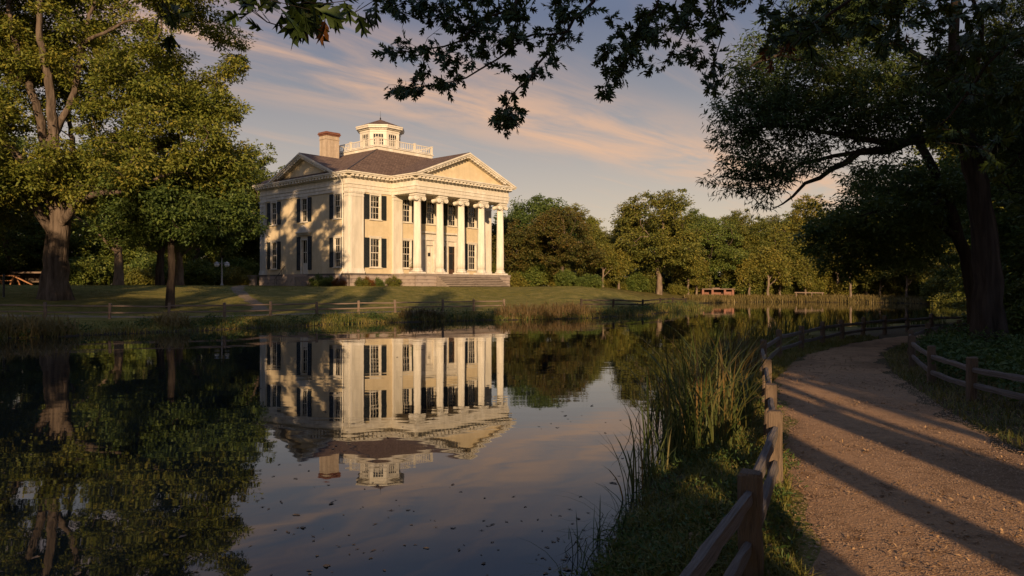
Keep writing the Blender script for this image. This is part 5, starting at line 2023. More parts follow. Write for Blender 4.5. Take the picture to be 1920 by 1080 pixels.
def overhang():
    rng = np.random.default_rng(9)
    foot = Vector((5.2, -4.2, hz(5.2, -4.2)))
    sk = Skel(9)
    P = lambda x, y, D: tuple(pix(x, y, D) - foot)
    sk.poly([(0, 0, -.3), (0.02, 0, 2.0), (-0.1, 0.1, 4.2), (-0.25, 0.3, 6.2), (-0.2, 0.6, 9.5)], 0.40, 0.2, step=0.4, jit=0.02)

    def limb(pts, a, b, par=None):
        j = sk.nearest(np.array(par if par is not None else pts[0]))
        return sk.poly([tuple(sk.p[j])] + list(pts), a, b, par=j, step=0.3, jit=0.015)
    limb([(-0.6, 3, 5.3), P(1560, -190, 6.6), P(1330, -120, 6.9), P(1120, -75, 6.9), P(930, -60, 6.8), P(790, -30, 6.6)], 0.12, 0.022, (-0.1, .1, 4.2))
    limb([P(1110, 5, 6.8), P(1075, 40, 6.7), P(1045, 85, 6.6), P(1010, 125, 6.6), P(975, 165, 6.5), P(945, 205, 6.5)], 0.020, 0.005, P(1150, -85, 6.9))
    limb([P(960, 15, 6.7), P(905, 35, 6.7), P(860, 80, 6.6), P(800, 95, 6.6), P(745, 92, 6.5)], 0.016, 0.005, P(1000, -62, 6.8))
    limb([P(1000, 70, 6.5), P(960, 90, 6.4), P(900, 130, 6.4), P(840, 155, 6.3), P(760, 165, 6.3)], 0.012, 0.004, P(1060, 60, 6.65))
    limb([P(1235, 10, 6.9), P(1195, 60, 6.9), P(1180, 105, 6.9), P(1150, 140, 6.8)], 0.014, 0.004, P(1280, -105, 6.9))
    limb([P(1335, 0, 6.8), P(1290, 45, 6.7), P(1265, 95, 6.7), P(1235, 120, 6.6)], 0.012, 0.004, P(1390, -135, 6.8))
    limb([P(1345, 40, 6.6), P(1352, 90, 6.6), P(1335, 125, 6.6)], 0.008, 0.003, P(1335, 0, 6.8))
    limb([(-0.4, 2.4, 4.6), P(1750, -150, 5.6), P(1640, -40, 5.6), P(1540, 30, 5.6), P(1450, 80, 5.6)], 0.08, 0.008, (-0.05, .05, 3.6))
    limb([(0.6, 2.5, 4.6), P(2050, -120, 5.8), P(1960, 20, 6.0), P(1850, 120, 6.2), P(1780, 220, 6.3)], 0.08, 0.010, (-0.05, .05, 3.7))
    limb([(-1.8, 1.5, 5.2), P(900, -330, 4.2), P(720, -120, 4.0), P(600, -30, 3.9), P(560, 20, 3.8)], 0.07, 0.008, (-0.2, .2, 5.5))
    limb([P(500, -60, 4.0), P(330, -30, 4.2), P(310, 20, 4.2)], 0.014, 0.004, P(690, -110, 4.0))
    # cx, cy, rx, ry, depth, tips, leaf length
    CL = [(560, 30, 55, 28, 3.8, 6, .165), (465, -6, 22, 8, 3.9, 2, .13), (690, -8, 22, 8, 4.0, 2, .13), (320, 45, 22, 30, 4.2, 3, .108),
          (790, 12, 70, 30, 6.6, 16, .108), (900, 18, 80, 40, 6.7, 22, .115), (1010, 20, 60, 35, 6.8, 12, .115), (1085, 5, 40, 25, 6.8, 7, .115),
          (765, 92, 48, 16, 6.5, 8, .108), (835, 92, 30, 18, 6.5, 5, .108), (905, 70, 45, 28, 6.6, 9, .108), (960, 70, 30, 30, 6.6, 6, .108),
          (750, 168, 34, 16, 6.3, 5, .108), (815, 150, 40, 18, 6.3, 6, .108), (850, 132, 20, 14, 6.3, 2, .108), (960, 195, 32, 30, 6.5, 8, .108), (945, 222, 18, 14, 6.5, 3, .108),
          (1020, 120, 26, 30, 6.6, 4, .108), (1050, 70, 24, 28, 6.6, 4, .108), (1000, 140, 20, 20, 6.5, 2, .108), (1090, 75, 14, 10, 6.7, 1, .108),
          (1190, 45, 42, 28, 6.9, 9, .115), (1165, 80, 34, 20, 6.9, 5, .115), (1230, 30, 36, 26, 6.9, 6, .115), (1140, 110, 30, 12, 6.8, 4, .108), (1150, 160, 22, 14, 6.8, 4, .108), (1180, 108, 18, 10, 6.8, 2, .108),
          (1265, 60, 34, 24, 6.8, 5, .115), (1290, 10, 50, 18, 6.8, 8, .115), (1235, 122, 22, 16, 6.6, 3, .108), (1290, 100, 18, 12, 6.6, 3, .108), (1340, 35, 20, 14, 6.6, 3, .115), (1320, 75, 14, 12, 6.6, 2, .108),
          (1345, 118, 14, 24, 6.6, 3, .108), (1390, -4, 40, 16, 6.5, 6, .115), (1335, 155, 18, 8, 6.6, 2, .108),
          (1470, 70, 40, 26, 5.6, 7, .115), (1540, 45, 60, 36, 5.6, 11, .115), (1640, 20, 70, 40, 5.6, 14, .115), (1450, 20, 34, 20, 5.7, 5, .115),
          (1740, 30, 80, 45, 5.8, 12, .12), (1850, 50, 90, 60, 6.0, 16, .12), (1800, 140, 70, 45, 6.2, 9, .12), (1885, 190, 40, 60, 6.2, 8, .12), (1750, 120, 40, 30, 6.2, 4, .115), (1770, 240, 36, 26, 6.3, 3, .115), (1865, 290, 40, 36, 6.3, 4, .115), (1680, 80, 40, 26, 5.8, 4, .115)]
    tips = []
    for cx, cy, rx, ry, D, n, L in CL:
        for k in range(int(n * 1.45 + 0.5)):
            a, rr = rng.uniform(0, 6.28), math.sqrt(rng.random()) * 1.08
            p = np.array(P(cx + rx * rr * math.cos(a), cy + ry * rr * math.sin(a), D + rng.normal(0, 0.28)))
            tips.append((p, L))
    order = np.argsort([np.min(np.linalg.norm(sk.p[:sk.n] - t[0], axis=1)) for t in tips])
    PP, DD, LL = [], [], []
    for k in order:
        t, L = tips[k]
        last = sk.connect(t, step=0.12, up=0.05, jit=0.02, skip=20)
        m = rng.integers(4, 8)
        dr = sk.p[last] - sk.p[sk.par[last]]
        dr = dr / (np.linalg.norm(dr) + 1e-6)
        for i in range(m):
            f = rng.random()
            b = sk.p[last] - dr * f * 0.20 + rng.normal(0, 0.018, 3)
            PP.append(b)
            d = dr * 0.5 + rng.normal(0, 0.65, 3) + np.array([-0.12, 0, -0.55])
            DD.append(d)
            LL.append(L)
    sk.radii(tip=0.0022, power=2.6)
    root = thing('overhanging_oak', foot, 'oak beside the path whose dark lobed leaves hang down against the sky', 'tree')
    obj('trunk', sk.mesh('trunk', 0.35, 0.05), 'bark_dark', root)
    V, Fc = lobed_leaves(rng, np.array(PP), np.array(DD), np.array(LL))
    obj('crown', mesh_np('crown', V, Fc), 'leaf_lobed', root)
    # some leaves have turned rust
    idx = [(px, py, D) for px, py, D in ((1462, 92, 5.45), (1470, 84, 5.45), (1448, 108, 5.5), (1455, 100, 5.4), (1442, 84, 5.5), (578, 22, 3.7), (610, 34, 3.75), (1478, 76, 5.5), (1700, 60, 5.7))]
    Pq = np.array([P(*i) for i in idx])
    Dq = rng.normal(0, 0.4, (len(idx), 3)) + np.array([-.1, 0, -0.7])
    V, Fc = lobed_leaves(rng, Pq, Dq, np.full(len(idx), 0.12))
    obj('rust_leaves', mesh_np('rust_leaves', V, Fc), 'leaf_rust', root, kind='stuff')
    # the rest of the crown, above and behind
    C = envelope(rng, [((0, 1.0, 9.2), (4.5, 4.0, 3.2)), ((1.5, -1, 7.6), (3, 3, 2.2))], 190, 0.5)
    sk2 = Skel(91)
    sk2.poly([(-0.2, 0.3, 5.2), (-0.2, 0.6, 9.5)], 0.2, 0.1)
    for c in C:
        sk2.connect(np.array(c), step=0.8)
    sk2.radii(tip=0.015)
    obj('branches', sk2.mesh('branches', min_r=0.015), 'bark_dark', root)
    V, Fc = leaf_cards(rng, C, 0.8, 70, 0.24, 0.14)
    obj('upper_crown', mesh_np('upper_crown', V, Fc), 'leaf_green', root)


overhang()

# ------------------------------------------------------------------ fences
rng = random.Random(4)


def post_mesh(h, w, seed):
    r = random.Random(seed)
    mb = MB()
    c = w * 0.14
    x = w / 2
    out = [(-x + c, -x), (x - c, -x), (x, -x + c), (x, x - c), (x - c, x), (-x + c, x), (-x, x - c), (-x, -x + c)]
    zs = [-0.3, 0.0, h * 0.25, h * 0.5, h * 0.75, h - 0.02]
    o = 0
    for i, z in enumerate(zs):
        f = 1 + r.uniform(-0.05, 0.05)
        dx, dy = r.uniform(-.006, .006), r.uniform(-.006, .006)
        for a, b in out:
            mb.v.append((a * f + dx + r.uniform(-.003, .003), b * f + dy + r.uniform(-.003, .003), z))
    for a, b in out:
        mb.v.append((a * 0.88 + r.uniform(-.004, .004), b * 0.88, h + r.uniform(-.006, .012)))
    n = 8
    for i in range(len(zs)):
        for k in range(n):
            mb.f.append((i * n + k, i * n + (k + 1) % n, (i + 1) * n + (k + 1) % n, (i + 1) * n + k))
    mb.f.append(tuple(len(zs) * n + k for k in range(n)))
    return mb.mesh('post')


def rail_mesh(seed, hgt=0.105, wid=0.07):
    r = random.Random(seed)
    mb = MB()
    sec = [(-0.5, -0.35), (-0.1, -0.5), (0.45, -0.4), (0.5, 0.2), (0.15, 0.5), (-0.4, 0.4)]
    n = len(sec)
    m = 12
    ph = r.uniform(0, 6)
    for i in range(m + 1):
        t = i / m
        e = min(t, 1 - t)
        f = 0.62 + 0.38 * min(1, e / 0.10)
        sag = 0.005 * math.sin(t * 5 + ph) - 0.008 * math.sin(math.pi * t)
        for a, b in sec:
            mb.v.append((t, a * wid * f + 0.004 * math.sin(t * 4 + ph * 2) + r.uniform(-.005, .005), b * hgt * f + sag + r.uniform(-.008, .008)))
    for i in range(m):
        for k in range(n):
            mb.f.append((i * n + k, i * n + (k + 1) % n, (i + 1) * n + (k + 1) % n, (i + 1) * n + k))
    mb.f.append(tuple(range(n)))
    mb.f.append(tuple(m * n + k for k in range(n)))
    return mb.mesh('rail')


def build_fence(name, label, pts, post_h, post_w, rails, pm_, rm_, hgt=0.105, wid=0.07, seed=1, skip=(), lean=0.03):
    r = random.Random(seed)
    root = thing(name, pts[0], label, 'fence')
    P = [Vector(p) for p in pts]
    pms = [post_mesh(post_h, post_w, seed * 10 + k) for k in range(4)]
    rms = [rail_mesh(seed * 20 + k, hgt, wid) for k in range(5)]
    ori = P[0]
    for i, p in enumerate(P):
        d = (P[min(i + 1, len(P) - 1)] - P[max(i - 1, 0)])
        obj('post', pms[r.randrange(4)], pm_, root, loc=p - ori, rot=(r.uniform(-lean, lean), r.uniform(-lean, lean), math.atan2(d.y, d.x) + r.uniform(-.06, .06)), scale=(1, 1, r.uniform(0.96, 1.05)))
    for i in range(len(P) - 1):
        for j, z in enumerate(rails):
            if (i, j) in skip:
                continue
            a = P[i] - ori + Vector((0, 0, z + r.uniform(-.025, .025)))
            b = P[i + 1] - ori + Vector((0, 0, z + r.uniform(-.025, .025)))
            d = b - a
            side = Vector((-d.y, d.x, 0)).normalized() * r.uniform(-0.012, 0.012)
            a, b = a + side, b - side
            d = b - a
            o = obj('rail', rms[r.randrange(5)], rm_, root, loc=a - d.normalized() * 0.05, scale=(d.length + 0.10, 1, 1))
            o.rotation_mode = 'QUATERNION'
            o.rotation_quaternion = d.to_track_quat('X', 'Z') if hasattr(d, 'to_track_quat') else (1, 0, 0, 0)
    return root


gp = lambda x, y: Vector((x, y, hz(x, y)))
near_pts = [gp(*p) for p in ((-1.6, -1.5), (-0.6, 0.7), (0.45, 2.8), (1.58, 5.0), (2.53, 7.25), (3.22, 9.4), (4.22, 12.5), (5.65, 17.0), (7.40, 20.9), (9.05, 23.6), (10.7, 26.0), (12.25, 28.0), (13.9, 29.9), (15.65, 31.7), (17.4, 33.2), (19.0, 34.2), (21.6, 35.6), (25, 37.3), (29, 39.0))]
build_fence('rail_fence', 'weathered split rail fence running along the water side of the gravel path', near_pts, 0.76, 0.145, (0.27, 0.58), 'post_wood', 'fence_wood', seed=2, lean=0.045)
right_pts = [gp(*p) for p in ((7.9, 0.5), (8.1, 4.0), (8.0, 7.2), (7.95, 10.2), (7.85, 12.9), (8.5, 15.3), (9.75, 18.4), (11.55, 21.9), (13.9, 25.2), (16.6, 28.0), (19.6, 30.2), (24.0, 32.0))]
build_fence('rail_fence', 'grey split rail fence between the gravel path and the dark thicket', right_pts, 0.76, 0.145, (0.27, 0.58), 'post_wood', 'fence_wood', seed=3)
far_pts = [Vector((p.x, p.y, hz(p.x, p.y))) for p in LFP]
build_fence('rail_fence', 'long split rail fence along the grassy bank below the mansion', far_pts, 0.86, 0.14, (0.36, 0.70), 'old_wood', 'old_wood', hgt=0.088, wid=0.07, seed=5, lean=0.05)
pen_pts = [at(1090, 61.5), at(1150, 64.5), at(1205, 69), at(1238, 74), at(1262, 79), at(1286, 85)]
build_fence('rail_fence', 'low dark rail fence out on the grassy point of the far bank', pen_pts, 0.80, 0.16, (0.34, 0.66), 'bark_dark', 'bark_dark', hgt=0.12, wid=0.09, seed=6)

# ------------------------------------------------------------------ grass, reeds, weeds


def blades(rng, P, h, w, lean, seg=2, tipfall=0.35):
    """bent tapering blades; P (N,3)"""
    N = len(P)
    a = rng.uniform(0, 2 * math.pi, N)
    d = np.stack([np.cos(a), np.sin(a), np.zeros(N)], 1)
    b = a + math.pi / 2 + rng.normal(0, 0.4, N)
    s = np.stack([np.cos(b), np.sin(b), np.zeros(N)], 1)
    ln = (lean * rng.uniform(0.2, 1.3, N))[:, None]
    hh = np.asarray(h)[:, None]
    ww = np.asarray(w)[:, None] / 2
    V = []
    for k in range(seg):
        t = k / seg
        c = P + d * (ln * hh * t ** 2) + np.array([0, 0, 1.0]) * hh * (t - tipfall * ln * t ** 3)
        wk = ww * (1 - 0.5 * t ** 2)
        V += [c - s * wk, c + s * wk]
    V.append(P + d * (ln * hh) + np.array([0, 0, 1.0]) * hh * (1 - tipfall * ln))
    V = np.stack(V, 1)
    K = 2 * seg + 1
    tr = []
    for k in range(seg - 1):
        a_ = 2 * k
        tr += [(a_, a_ + 1, a_ + 3), (a_, a_ + 3, a_ + 2)]
    tr.append((K - 3, K - 2, K - 1))
    Fc = (np.arange(N)[:, None, None] * K + np.array(tr)[None]).reshape(-1, 3)
    return V.reshape(-1, 3), Fc


PATHPOLY = PATH_L + PATH_R[::-1]


def scatter(rng, n, x0, x1, y0, y1, cond, power=1.0):
    out = np.zeros((0, 2))
    while len(out) < n:
        m = max(2000, n)
        P = np.stack([rng.uniform(x0, x1, m), y0 + (y1 - y0) * rng.random(m) ** power], 1)
        P = P[cond(P)]
        if len(P) == 0:
            break
        out = np.concatenate([out, P])
    return out[:n]


def with_z(P, dz=-0.02):
    return np.column_stack([P, height(P) + dz])


g = np.random.default_rng(12)


def stuff(name, V, Fc, material, label):
    o = obj(name, mesh_np(name, V, Fc), material)
    return tag(o, label, kind='stuff')


# far (left) bank: tussocky grass from the waterline to the fence
def cond_left(P):
    sd, wr, wf = shore_info(P)
    return (sd > -0.25) & (sd < 4.6) & (wr < 0.3) & (wf < 0.6) & (g.random(len(P)) < np.clip(1.25 - sd / 5.2, 0.12, 1))


P = scatter(g, 30000, -48, 24, 22, 96, cond_left)
hcl = 0.22 + 0.30 * np.clip(wob(P, 0.55, 3) + 0.25, 0, 1) * g.uniform(0.6, 1.3, len(P))
sdv = shore_info(P)[0]
hcl *= np.clip(1.05 - sdv / 5, 0.25, 1) * 0.85
V, Fc = blades(g, with_z(P, -0.04), hcl * g.uniform(0.7, 1.5, len(P)), g.uniform(0.03, 0.06, len(P)), 0.6)
stuff('bank_grass', V, Fc, 'blade_bank', 'tussocky grass along the far bank')
# leafy weeds mixed in
P = scatter(g, 420, -45, 22, 24, 92, lambda Q: (shore_info(Q)[0] > -0.1) & (shore_info(Q)[0] < 2.4) & (shore_info(Q)[1] < 0.3) & (wob(Q, 0.5, 9) > -0.2))
V, Fc = leaf_cards(g, with_z(P, 0.15), 0.38, 45, 0.15, 0.06, flat=0.6, droop=-0.1)
stuff('bank_weeds', V, Fc, 'weed', 'leafy weeds along the far waterline')


def reed_clump(name, label, spots, h, w, lean, material, seg=4, cat='reeds', seed=0, group=None, dz=-0.05):
    """spots: (x, y, radius, count)"""
    r = np.random.default_rng(seed)
    Q, H = [], []
    for x, y, rad, n in spots:
        a = r.uniform(0, 6.28, n)
        q_ = rad * np.sqrt(r.random(n))
        Q.append(np.stack([x + q_ * np.cos(a), y + q_ * np.sin(a)], 1))
        H.append(h * (0.35 + 0.75 * r.random(n) ** 1.3) * (1 - 0.25 * (q_ / rad) ** 2))
    Q = np.concatenate(Q)
    H = np.concatenate(H)
    z = np.maximum(height(Q), -0.15)
    V, Fc = blades(r, np.column_stack([Q, z + dz]), H, w * r.uniform(0.6, 1.25, len(Q)), lean, seg, 0.3)
    o = obj(name, mesh_np(name, V, Fc), material)
    return tag(o, label, cat, group)


def shore_pt(px, D, ):
    return ((px - 960) / F * D, D)


reed_clump('reed_bed', 'brown tangled reed bed at the foot of the lawn right of the portico', [(*shore_pt(px, D), 1.5, 420) for px, D in ((965, 53.5), (1000, 54.2), (1035, 55), (1065, 56), (1090, 57.2))], 1.1, 0.05, 0.6, 'blade_brown', seed=3)
reed_clump('tall_grass', 'tall straw coloured grass at the water edge near the great oak', [(*shore_pt(px, D), 1.1, 300) for px, D in ((-10, 33.6), (30, 34.2), (62, 34.4), (95, 34.8))], 1.15, 0.05, 0.75, 'blade_straw', seed=4, cat='grass')
reed_clump('tall_grass', 'spiky pale grass tuft leaning on a fence post below the slender tree', [(*shore_pt(px, D), 0.7, 220) for px, D in ((318, 39.8), (330, 39.2))], 1.05, 0.045, 0.9, 'blade_straw', seed=5, cat='grass')
reed_clump('tall_grass', 'dry grass tuft in front of the fence below the portico steps', [(*shore_pt(px, D), 1.0, 300) for px, D in ((775, 50.2), (810, 51.0))], 1.0, 0.05, 0.9, 'blade_brown', seed=6, cat='grass')
reed_clump('dark_reeds', 'dark reeds at the tip of the grassy point', [(*shore_pt(px, D), 1.8, 300) for px, D in ((1255, 70), (1285, 75), (1305, 80))], 1.0, 0.06, 0.6, 'blade_bank', seed=7)

# far bank
P = scatter(g, 12000, 26, 64, 98, 126, lambda Q: (shore_info(Q)[0] > -0.2) & (shore_info(Q)[0] < 5) & (shore_info(Q)[2] > 0.3))
V, Fc = blades(g, with_z(P), g.uniform(0.3, 0.95, len(P)), g.uniform(0.06, 0.12, len(P)), 0.5)
stuff('far_grass', V, Fc, 'blade_straw', 'pale dry grass along the far water edge')

# lawn
P = scatter(g, 80000, -52, 18, 44, 86, lambda Q: (shore_info(Q)[0] > 5) & (shore_info(Q)[1] < 0.2), 0.8)
V, Fc = blades(g, with_z(P), g.uniform(0.05, 0.12, len(P)) * (0.7 + 0.6 * np.clip(wob(P, 0.4, 7) + 0.3, 0, 1)), g.uniform(0.03, 0.06, len(P)), 0.8, seg=1)
stuff('lawn_grass', V, Fc, 'blade_lawn', 'short grass of the sloping lawn')


# near bank between pond and path
def cond_near(Q):
    sd, wr, wf = shore_info(Q)
    return (sd > -0.12) & (wr > 0.6) & ~inside(Q, PATHPOLY) & (Q[:, 0] < np.interp(Q[:, 1], [p[1] for p in PATH_L], [p[0] for p in PATH_L]) + 0.1)


P = scatter(g, 62000, -1, 14, 3.2, 30, cond_near, 2.0)
hh = g.uniform(0.05, 0.17, len(P)) * (1 + 0.9 * np.clip(wob(P, 1.4, 4), 0, 1))
V, Fc = blades(g, with_z(P), hh, g.uniform(0.006, 0.014, len(P)) * (1 + P[:, 1] / 25), 1.0)
stuff('near_grass', V, Fc, 'blade_lawn', 'grass on the near bank beside the rail fence')
P = scatter(g, 620, -0.5, 5.5, 3.6, 15, lambda Q: cond_near(Q) & (shore_info(Q)[0] < 1.7) & (wob(Q, 1.1, 8) > -0.35), 1.5)
V, Fc = leaf_cards(g, with_z(P, 0.07), 0.15, 30, 0.055, 0.02, flat=0.7, droop=-0.2)
stuff('near_weeds', V, Fc, 'weed', 'broad leafed weeds crowding the near bank')


# verge right of the path and the thicket floor
def cond_right(Q):
    xr = np.interp(Q[:, 1], [p[1] for p in PATH_R], [p[0] for p in PATH_R])
    return (Q[:, 0] > xr - 0.15) & ~inside(Q, PATHPOLY) & (Q[:, 0] < xr + 4 + Q[:, 1] * 0.35)


P = scatter(g, 26000, 4, 26, 3, 32, lambda Q: cond_right(Q) & (Q[:, 0] < np.interp(Q[:, 1], [p[1] for p in PATH_R], [p[0] for p in PATH_R]) + 3.2), 1.3)
V, Fc = blades(g, with_z(P), g.uniform(0.05, 0.2, len(P)), g.uniform(0.01, 0.02, len(P)), 1.0)
stuff('verge_grass', V, Fc, 'blade_bank', 'rough grass on the verge under the right hand fence')
P = scatter(g, 1500, 7, 30, 6, 34, lambda Q: cond_right(Q) & (Q[:, 0] > np.interp(Q[:, 1], [p.y for p in right_pts], [p.x for p in right_pts]) + 0.25) & (np.hypot(Q[:, 0] - rb.x, Q[:, 1] - rb.y) > 0.9))
V, Fc = leaf_cards(g, with_z(P, 0.22) + np.array([0, 0, 1.0]) * (g.random(len(P)) * 0.35)[:, None], 0.34, 48, 0.12, 0.06, flat=0.7, droop=0.0)
stuff('undergrowth', V, Fc, 'weed', 'dense dark undergrowth behind the right hand fence')

# reeds on the near bank
reed_clump('reed_clump', 'large dense clump of green and rust reeds leaning over the near water', [(2.3, 9.3, 0.5, 120), (2.75, 10.4, 0.55, 135), (3.15, 11.6, 0.55, 130), (3.5, 12.9, 0.5, 100), (2.2, 10.2, 0.45, 40), (2.9, 13.2, 0.5, 40)], 1.85, 0.024, 0.6, 'blade_reed', seg=5, seed=21)
reed_clump('reed_clump', 'sparse upright reeds standing in the water left of the big clump', [(1.42, 8.2, 0.2, 20), (1.66, 8.7, 0.22, 22), (1.25, 7.9, 0.25, 7)], 1.15, 0.018, 0.4, 'blade_reed', seg=5, seed=22)
reed_clump('reed_clump', 'dark thin reed clump beside the fence bend', [(4.9, 17.2, 0.7, 240), (5.3, 18.6, 0.6, 200), (4.4, 16.2, 0.6, 160)], 1.35, 0.018, 0.35, 'blade_brown', seg=4, seed=23)
reed_clump('reed_clump', 'tall scattered reeds at the outer side of the large clump', [(3.3, 14.0, 0.7, 60), (2.5, 12.0, 0.7, 50), (3.9, 15.0, 0.6, 70)], 1.75, 0.02, 0.5, 'blade_reed', seg=5, seed=24)
reed_clump('reed_clump', 'low bent reeds trailing on the water at the near edge', [(1.15, 7.2, 0.3, 40), (0.75, 6.4, 0.35, 50), (0.55, 5.7, 0.25, 40)], 0.55, 0.010, 1.2, 'blade_reed', seg=5, seed=25)
for _k, (_x, _y, _r, _n) in enumerate(((8.9, 27.5, 0.8, 100), (11.5, 31.4, 0.8, 110), (14.2, 34.8, 0.9, 120), (18, 37.5, 0.9, 120), (22, 40, 0.9, 120))):
    reed_clump('reed_clump', f'{ORD[_k]} reed tuft in the water behind the curving path fence', [(_x, _y, _r, _n)], 1.2, 0.03, 0.5, 'blade_reed', seg=4, seed=26 + _k, group='reed tufts behind the curving fence')

# gravel on the near part of the path
P = scatter(g, 52000, 1, 9, 3.6, 17, lambda Q: inside(Q, PATHPOLY), 1.6)
sz = g.uniform(0.0035, 0.0095, len(P)) * (1 + (g.random(len(P)) < 0.05) * 0.7) * (0.8 + P[:, 1] / 22)
oct_ = np.array([(1, 0, 0), (-1, 0, 0), (0, 1, 0), (0, -1, 0), (0, 0, 1), (0, 0, -1)], float)
of_ = np.array([(0, 2, 4), (2, 1, 4), (1, 3, 4), (3, 0, 4)])
rot = g.uniform(0, 6.28, len(P))
ax = np.stack([np.cos(rot), np.sin(rot), np.zeros(len(P))], 1)
ay = np.stack([-np.sin(rot), np.cos(rot), np.zeros(len(P))], 1)
az = np.zeros_like(ax)
az[:, 2] = 1
az += g.normal(0, 0.25, az.shape)
els = g.uniform(0.5, 1.3, (len(P), 1))
c = with_z(P, 0.016)
V = c[:, None] + sz[:, None, None] * (oct_[None, :, 0:1] * ax[:, None] * els[:, None] + oct_[None, :, 1:2] * ay[:, None] + oct_[None, :, 2:3] * az[:, None] * 0.55)
Fc = (np.arange(len(P))[:, None, None] * 6 + of_[None]).reshape(-1, 3)
stuff('gravel', V.reshape(-1, 3), Fc, 'pebble', 'loose gravel and chips on the path')
# dead leaves and wood chips
P = scatter(g, 9000, 0, 14, 3.4, 22, lambda Q: (shore_info(Q)[0] > 0.5) & (Q[:, 0] < 13) & ((wob(Q, 0.8, 6) > -0.1) | ~inside(Q, PATHPOLY)), 1.6)
V, Fc = leaf_cards(g, with_z(P, 0.028), 0.02, 2, 0.046, 0.024, flat=0.1, droop=0.0, upb=3.0)
stuff('leaf_litter', V, Fc, 'litter', 'dry brown leaves scattered on path and verge')

# leaves and scraps afloat: each is its own object
fl = []
for k in range(5):
    r = np.random.default_rng(100 + k)
    n = 9
    a = np.arange(n) / n * 2 * math.pi
    rad = 0.5 * (1 + 0.35 * r.normal(0, 1, n)).clip(0.35, 1.6)
    top_ = np.column_stack([np.cos(a) * rad, np.sin(a) * rad * 0.55, 0.06 * r.normal(0, 1, n) + 0.05])
    vs = [tuple(p) for p in top_] + [(0, 0, 0.02)]
    me = bpy.data.meshes.new('floating_leaf')
    me.from_pydata(vs, [], [(i, (i + 1) % n, n) for i in range(n)])
    me.materials.append(M['float_leaf'])
    fl.append(me)
rr = np.random.default_rng(31)
cnt = 0
while cnt < 260:
    py = 640 + 440 * rr.random() ** 0.8
    px = rr.uniform(-20, 1260)
    if px < 480 and rr.random() < 0.5:
        continue
    if px < 1000 and rr.random() < 0.35:
        continue
    D = F * CAM_Z / (py - 540)
    x = (px - 960) / F * D
    if shore_info(np.array([[x, D]]))[0][0] > -0.15:
        continue
    if math.sin(x * 1.3 + D * .5) + math.sin(D * 1.1 - x * .4) < -0.4:
        continue
    s = rr.uniform(0.012, 0.045) * (1 + D / 26) * (1.6 if rr.random() < 0.12 else 1)
    o = bpy.data.objects.new('floating_leaf', fl[rr.integers(5)])
    COL.objects.link(o)
    o.location = (x, D, 0.003)
    o.rotation_euler = (0, 0, rr.uniform(0, 6.28))
    o.scale = (s, s, s * 0.6)
    tag(o, 'small brown fallen leaf floating flat on the still pond', 'leaf', 'fallen leaves floating on the pond')
    cnt += 1

# ------------------------------------------------------------------ shrubs round the house and along the banks


def shrub(kind, loc, label, leaf='leaf_green', sc=1.0, group=None, rz=0.0, name='shrub'):
    t = thing(name, loc, label, 'shrub', group, rz)
    t.scale = (sc, sc, sc)
    for nm, me, m_ in (('stem', BUSH[kind][0], 'bark'), ('foliage', BUSH[kind][1], leaf)):
        if len(me.materials) == 0:
            me.materials.append(M[m_])
        o = bpy.data.objects.new(nm, me)
        COL.objects.link(o)
        o.parent = t
        if me.materials[0] != M[m_]:
            o.material_slots[0].link = 'OBJECT'
            o.material_slots[0].material = M[m_]
    return t


shrub('low', hw(0.9, -1.2), 'low green shrub under the fluted corner pilaster', 'leaf_olive', 0.88, rz=1)
shrub('low', hw(3.4, -1.1), 'rounded green shrub below the ground floor window left of the portico', 'leaf_green', 0.85, rz=2)
shrub('low', hw(5.0, -1.7), 'pair topped green shrub in the corner where the portico begins', 'leaf_olive', 1.02, rz=3)
shrub('low', hw(-1.2, 2.4), 'dark shrub beside the near side window', 'leaf_green', 1.02, rz=5)
shrub('low', hw(-1.1, 4.6), 'broad dark shrub by the side steps', 'leaf_green', 1.16, rz=6)
shrub('low', hw(1.9, -1.0), 'reddish brown shrub between corner pilaster and green shrubs', 'leaf_rust', 0.9, rz=2.4)
shrub('low', hw(-1.0, 0.6), 'small reddish shrub at the foot of the downspout', 'leaf_rust', 0.8, rz=0.4)
shrub('big', hw(-2.5, 20.5), 'yellow green bush glowing at the far left corner of the mansion', 'leaf_olive', 0.9, rz=1.4)
pot = thing('potted_plant', hw(7.4, -2.2, Z0 + FL), 'flowering potted plant against the portico corner pilaster', 'plant')
obj('pot', MB().lathe([(0.2, 0), (0.28, 0.35), (0.31, 0.42), (0.27, 0.42), (0.25, 0.36)], 14), 'stone', pot)
V, Fc = leaf_cards(np.random.default_rng(6), [(0, 0, .7), (.1, .1, 1.1), (-.15, 0, 1.4), (0.05, 0, 1.7), (.3, -.1, .9)], 0.35, 80, 0.14, 0.07)
obj('foliage', mesh_np('foliage', V, Fc), 'leaf_green', pot)
V, Fc = leaf_cards(np.random.default_rng(7), [(.25, -.1, .7), (.35, -.1, .9), (.1, -.2, .6)], 0.28, 40, 0.09, 0.08)
obj('flowers', mesh_np('flowers', V, Fc), 'flower', pot, kind='stuff')

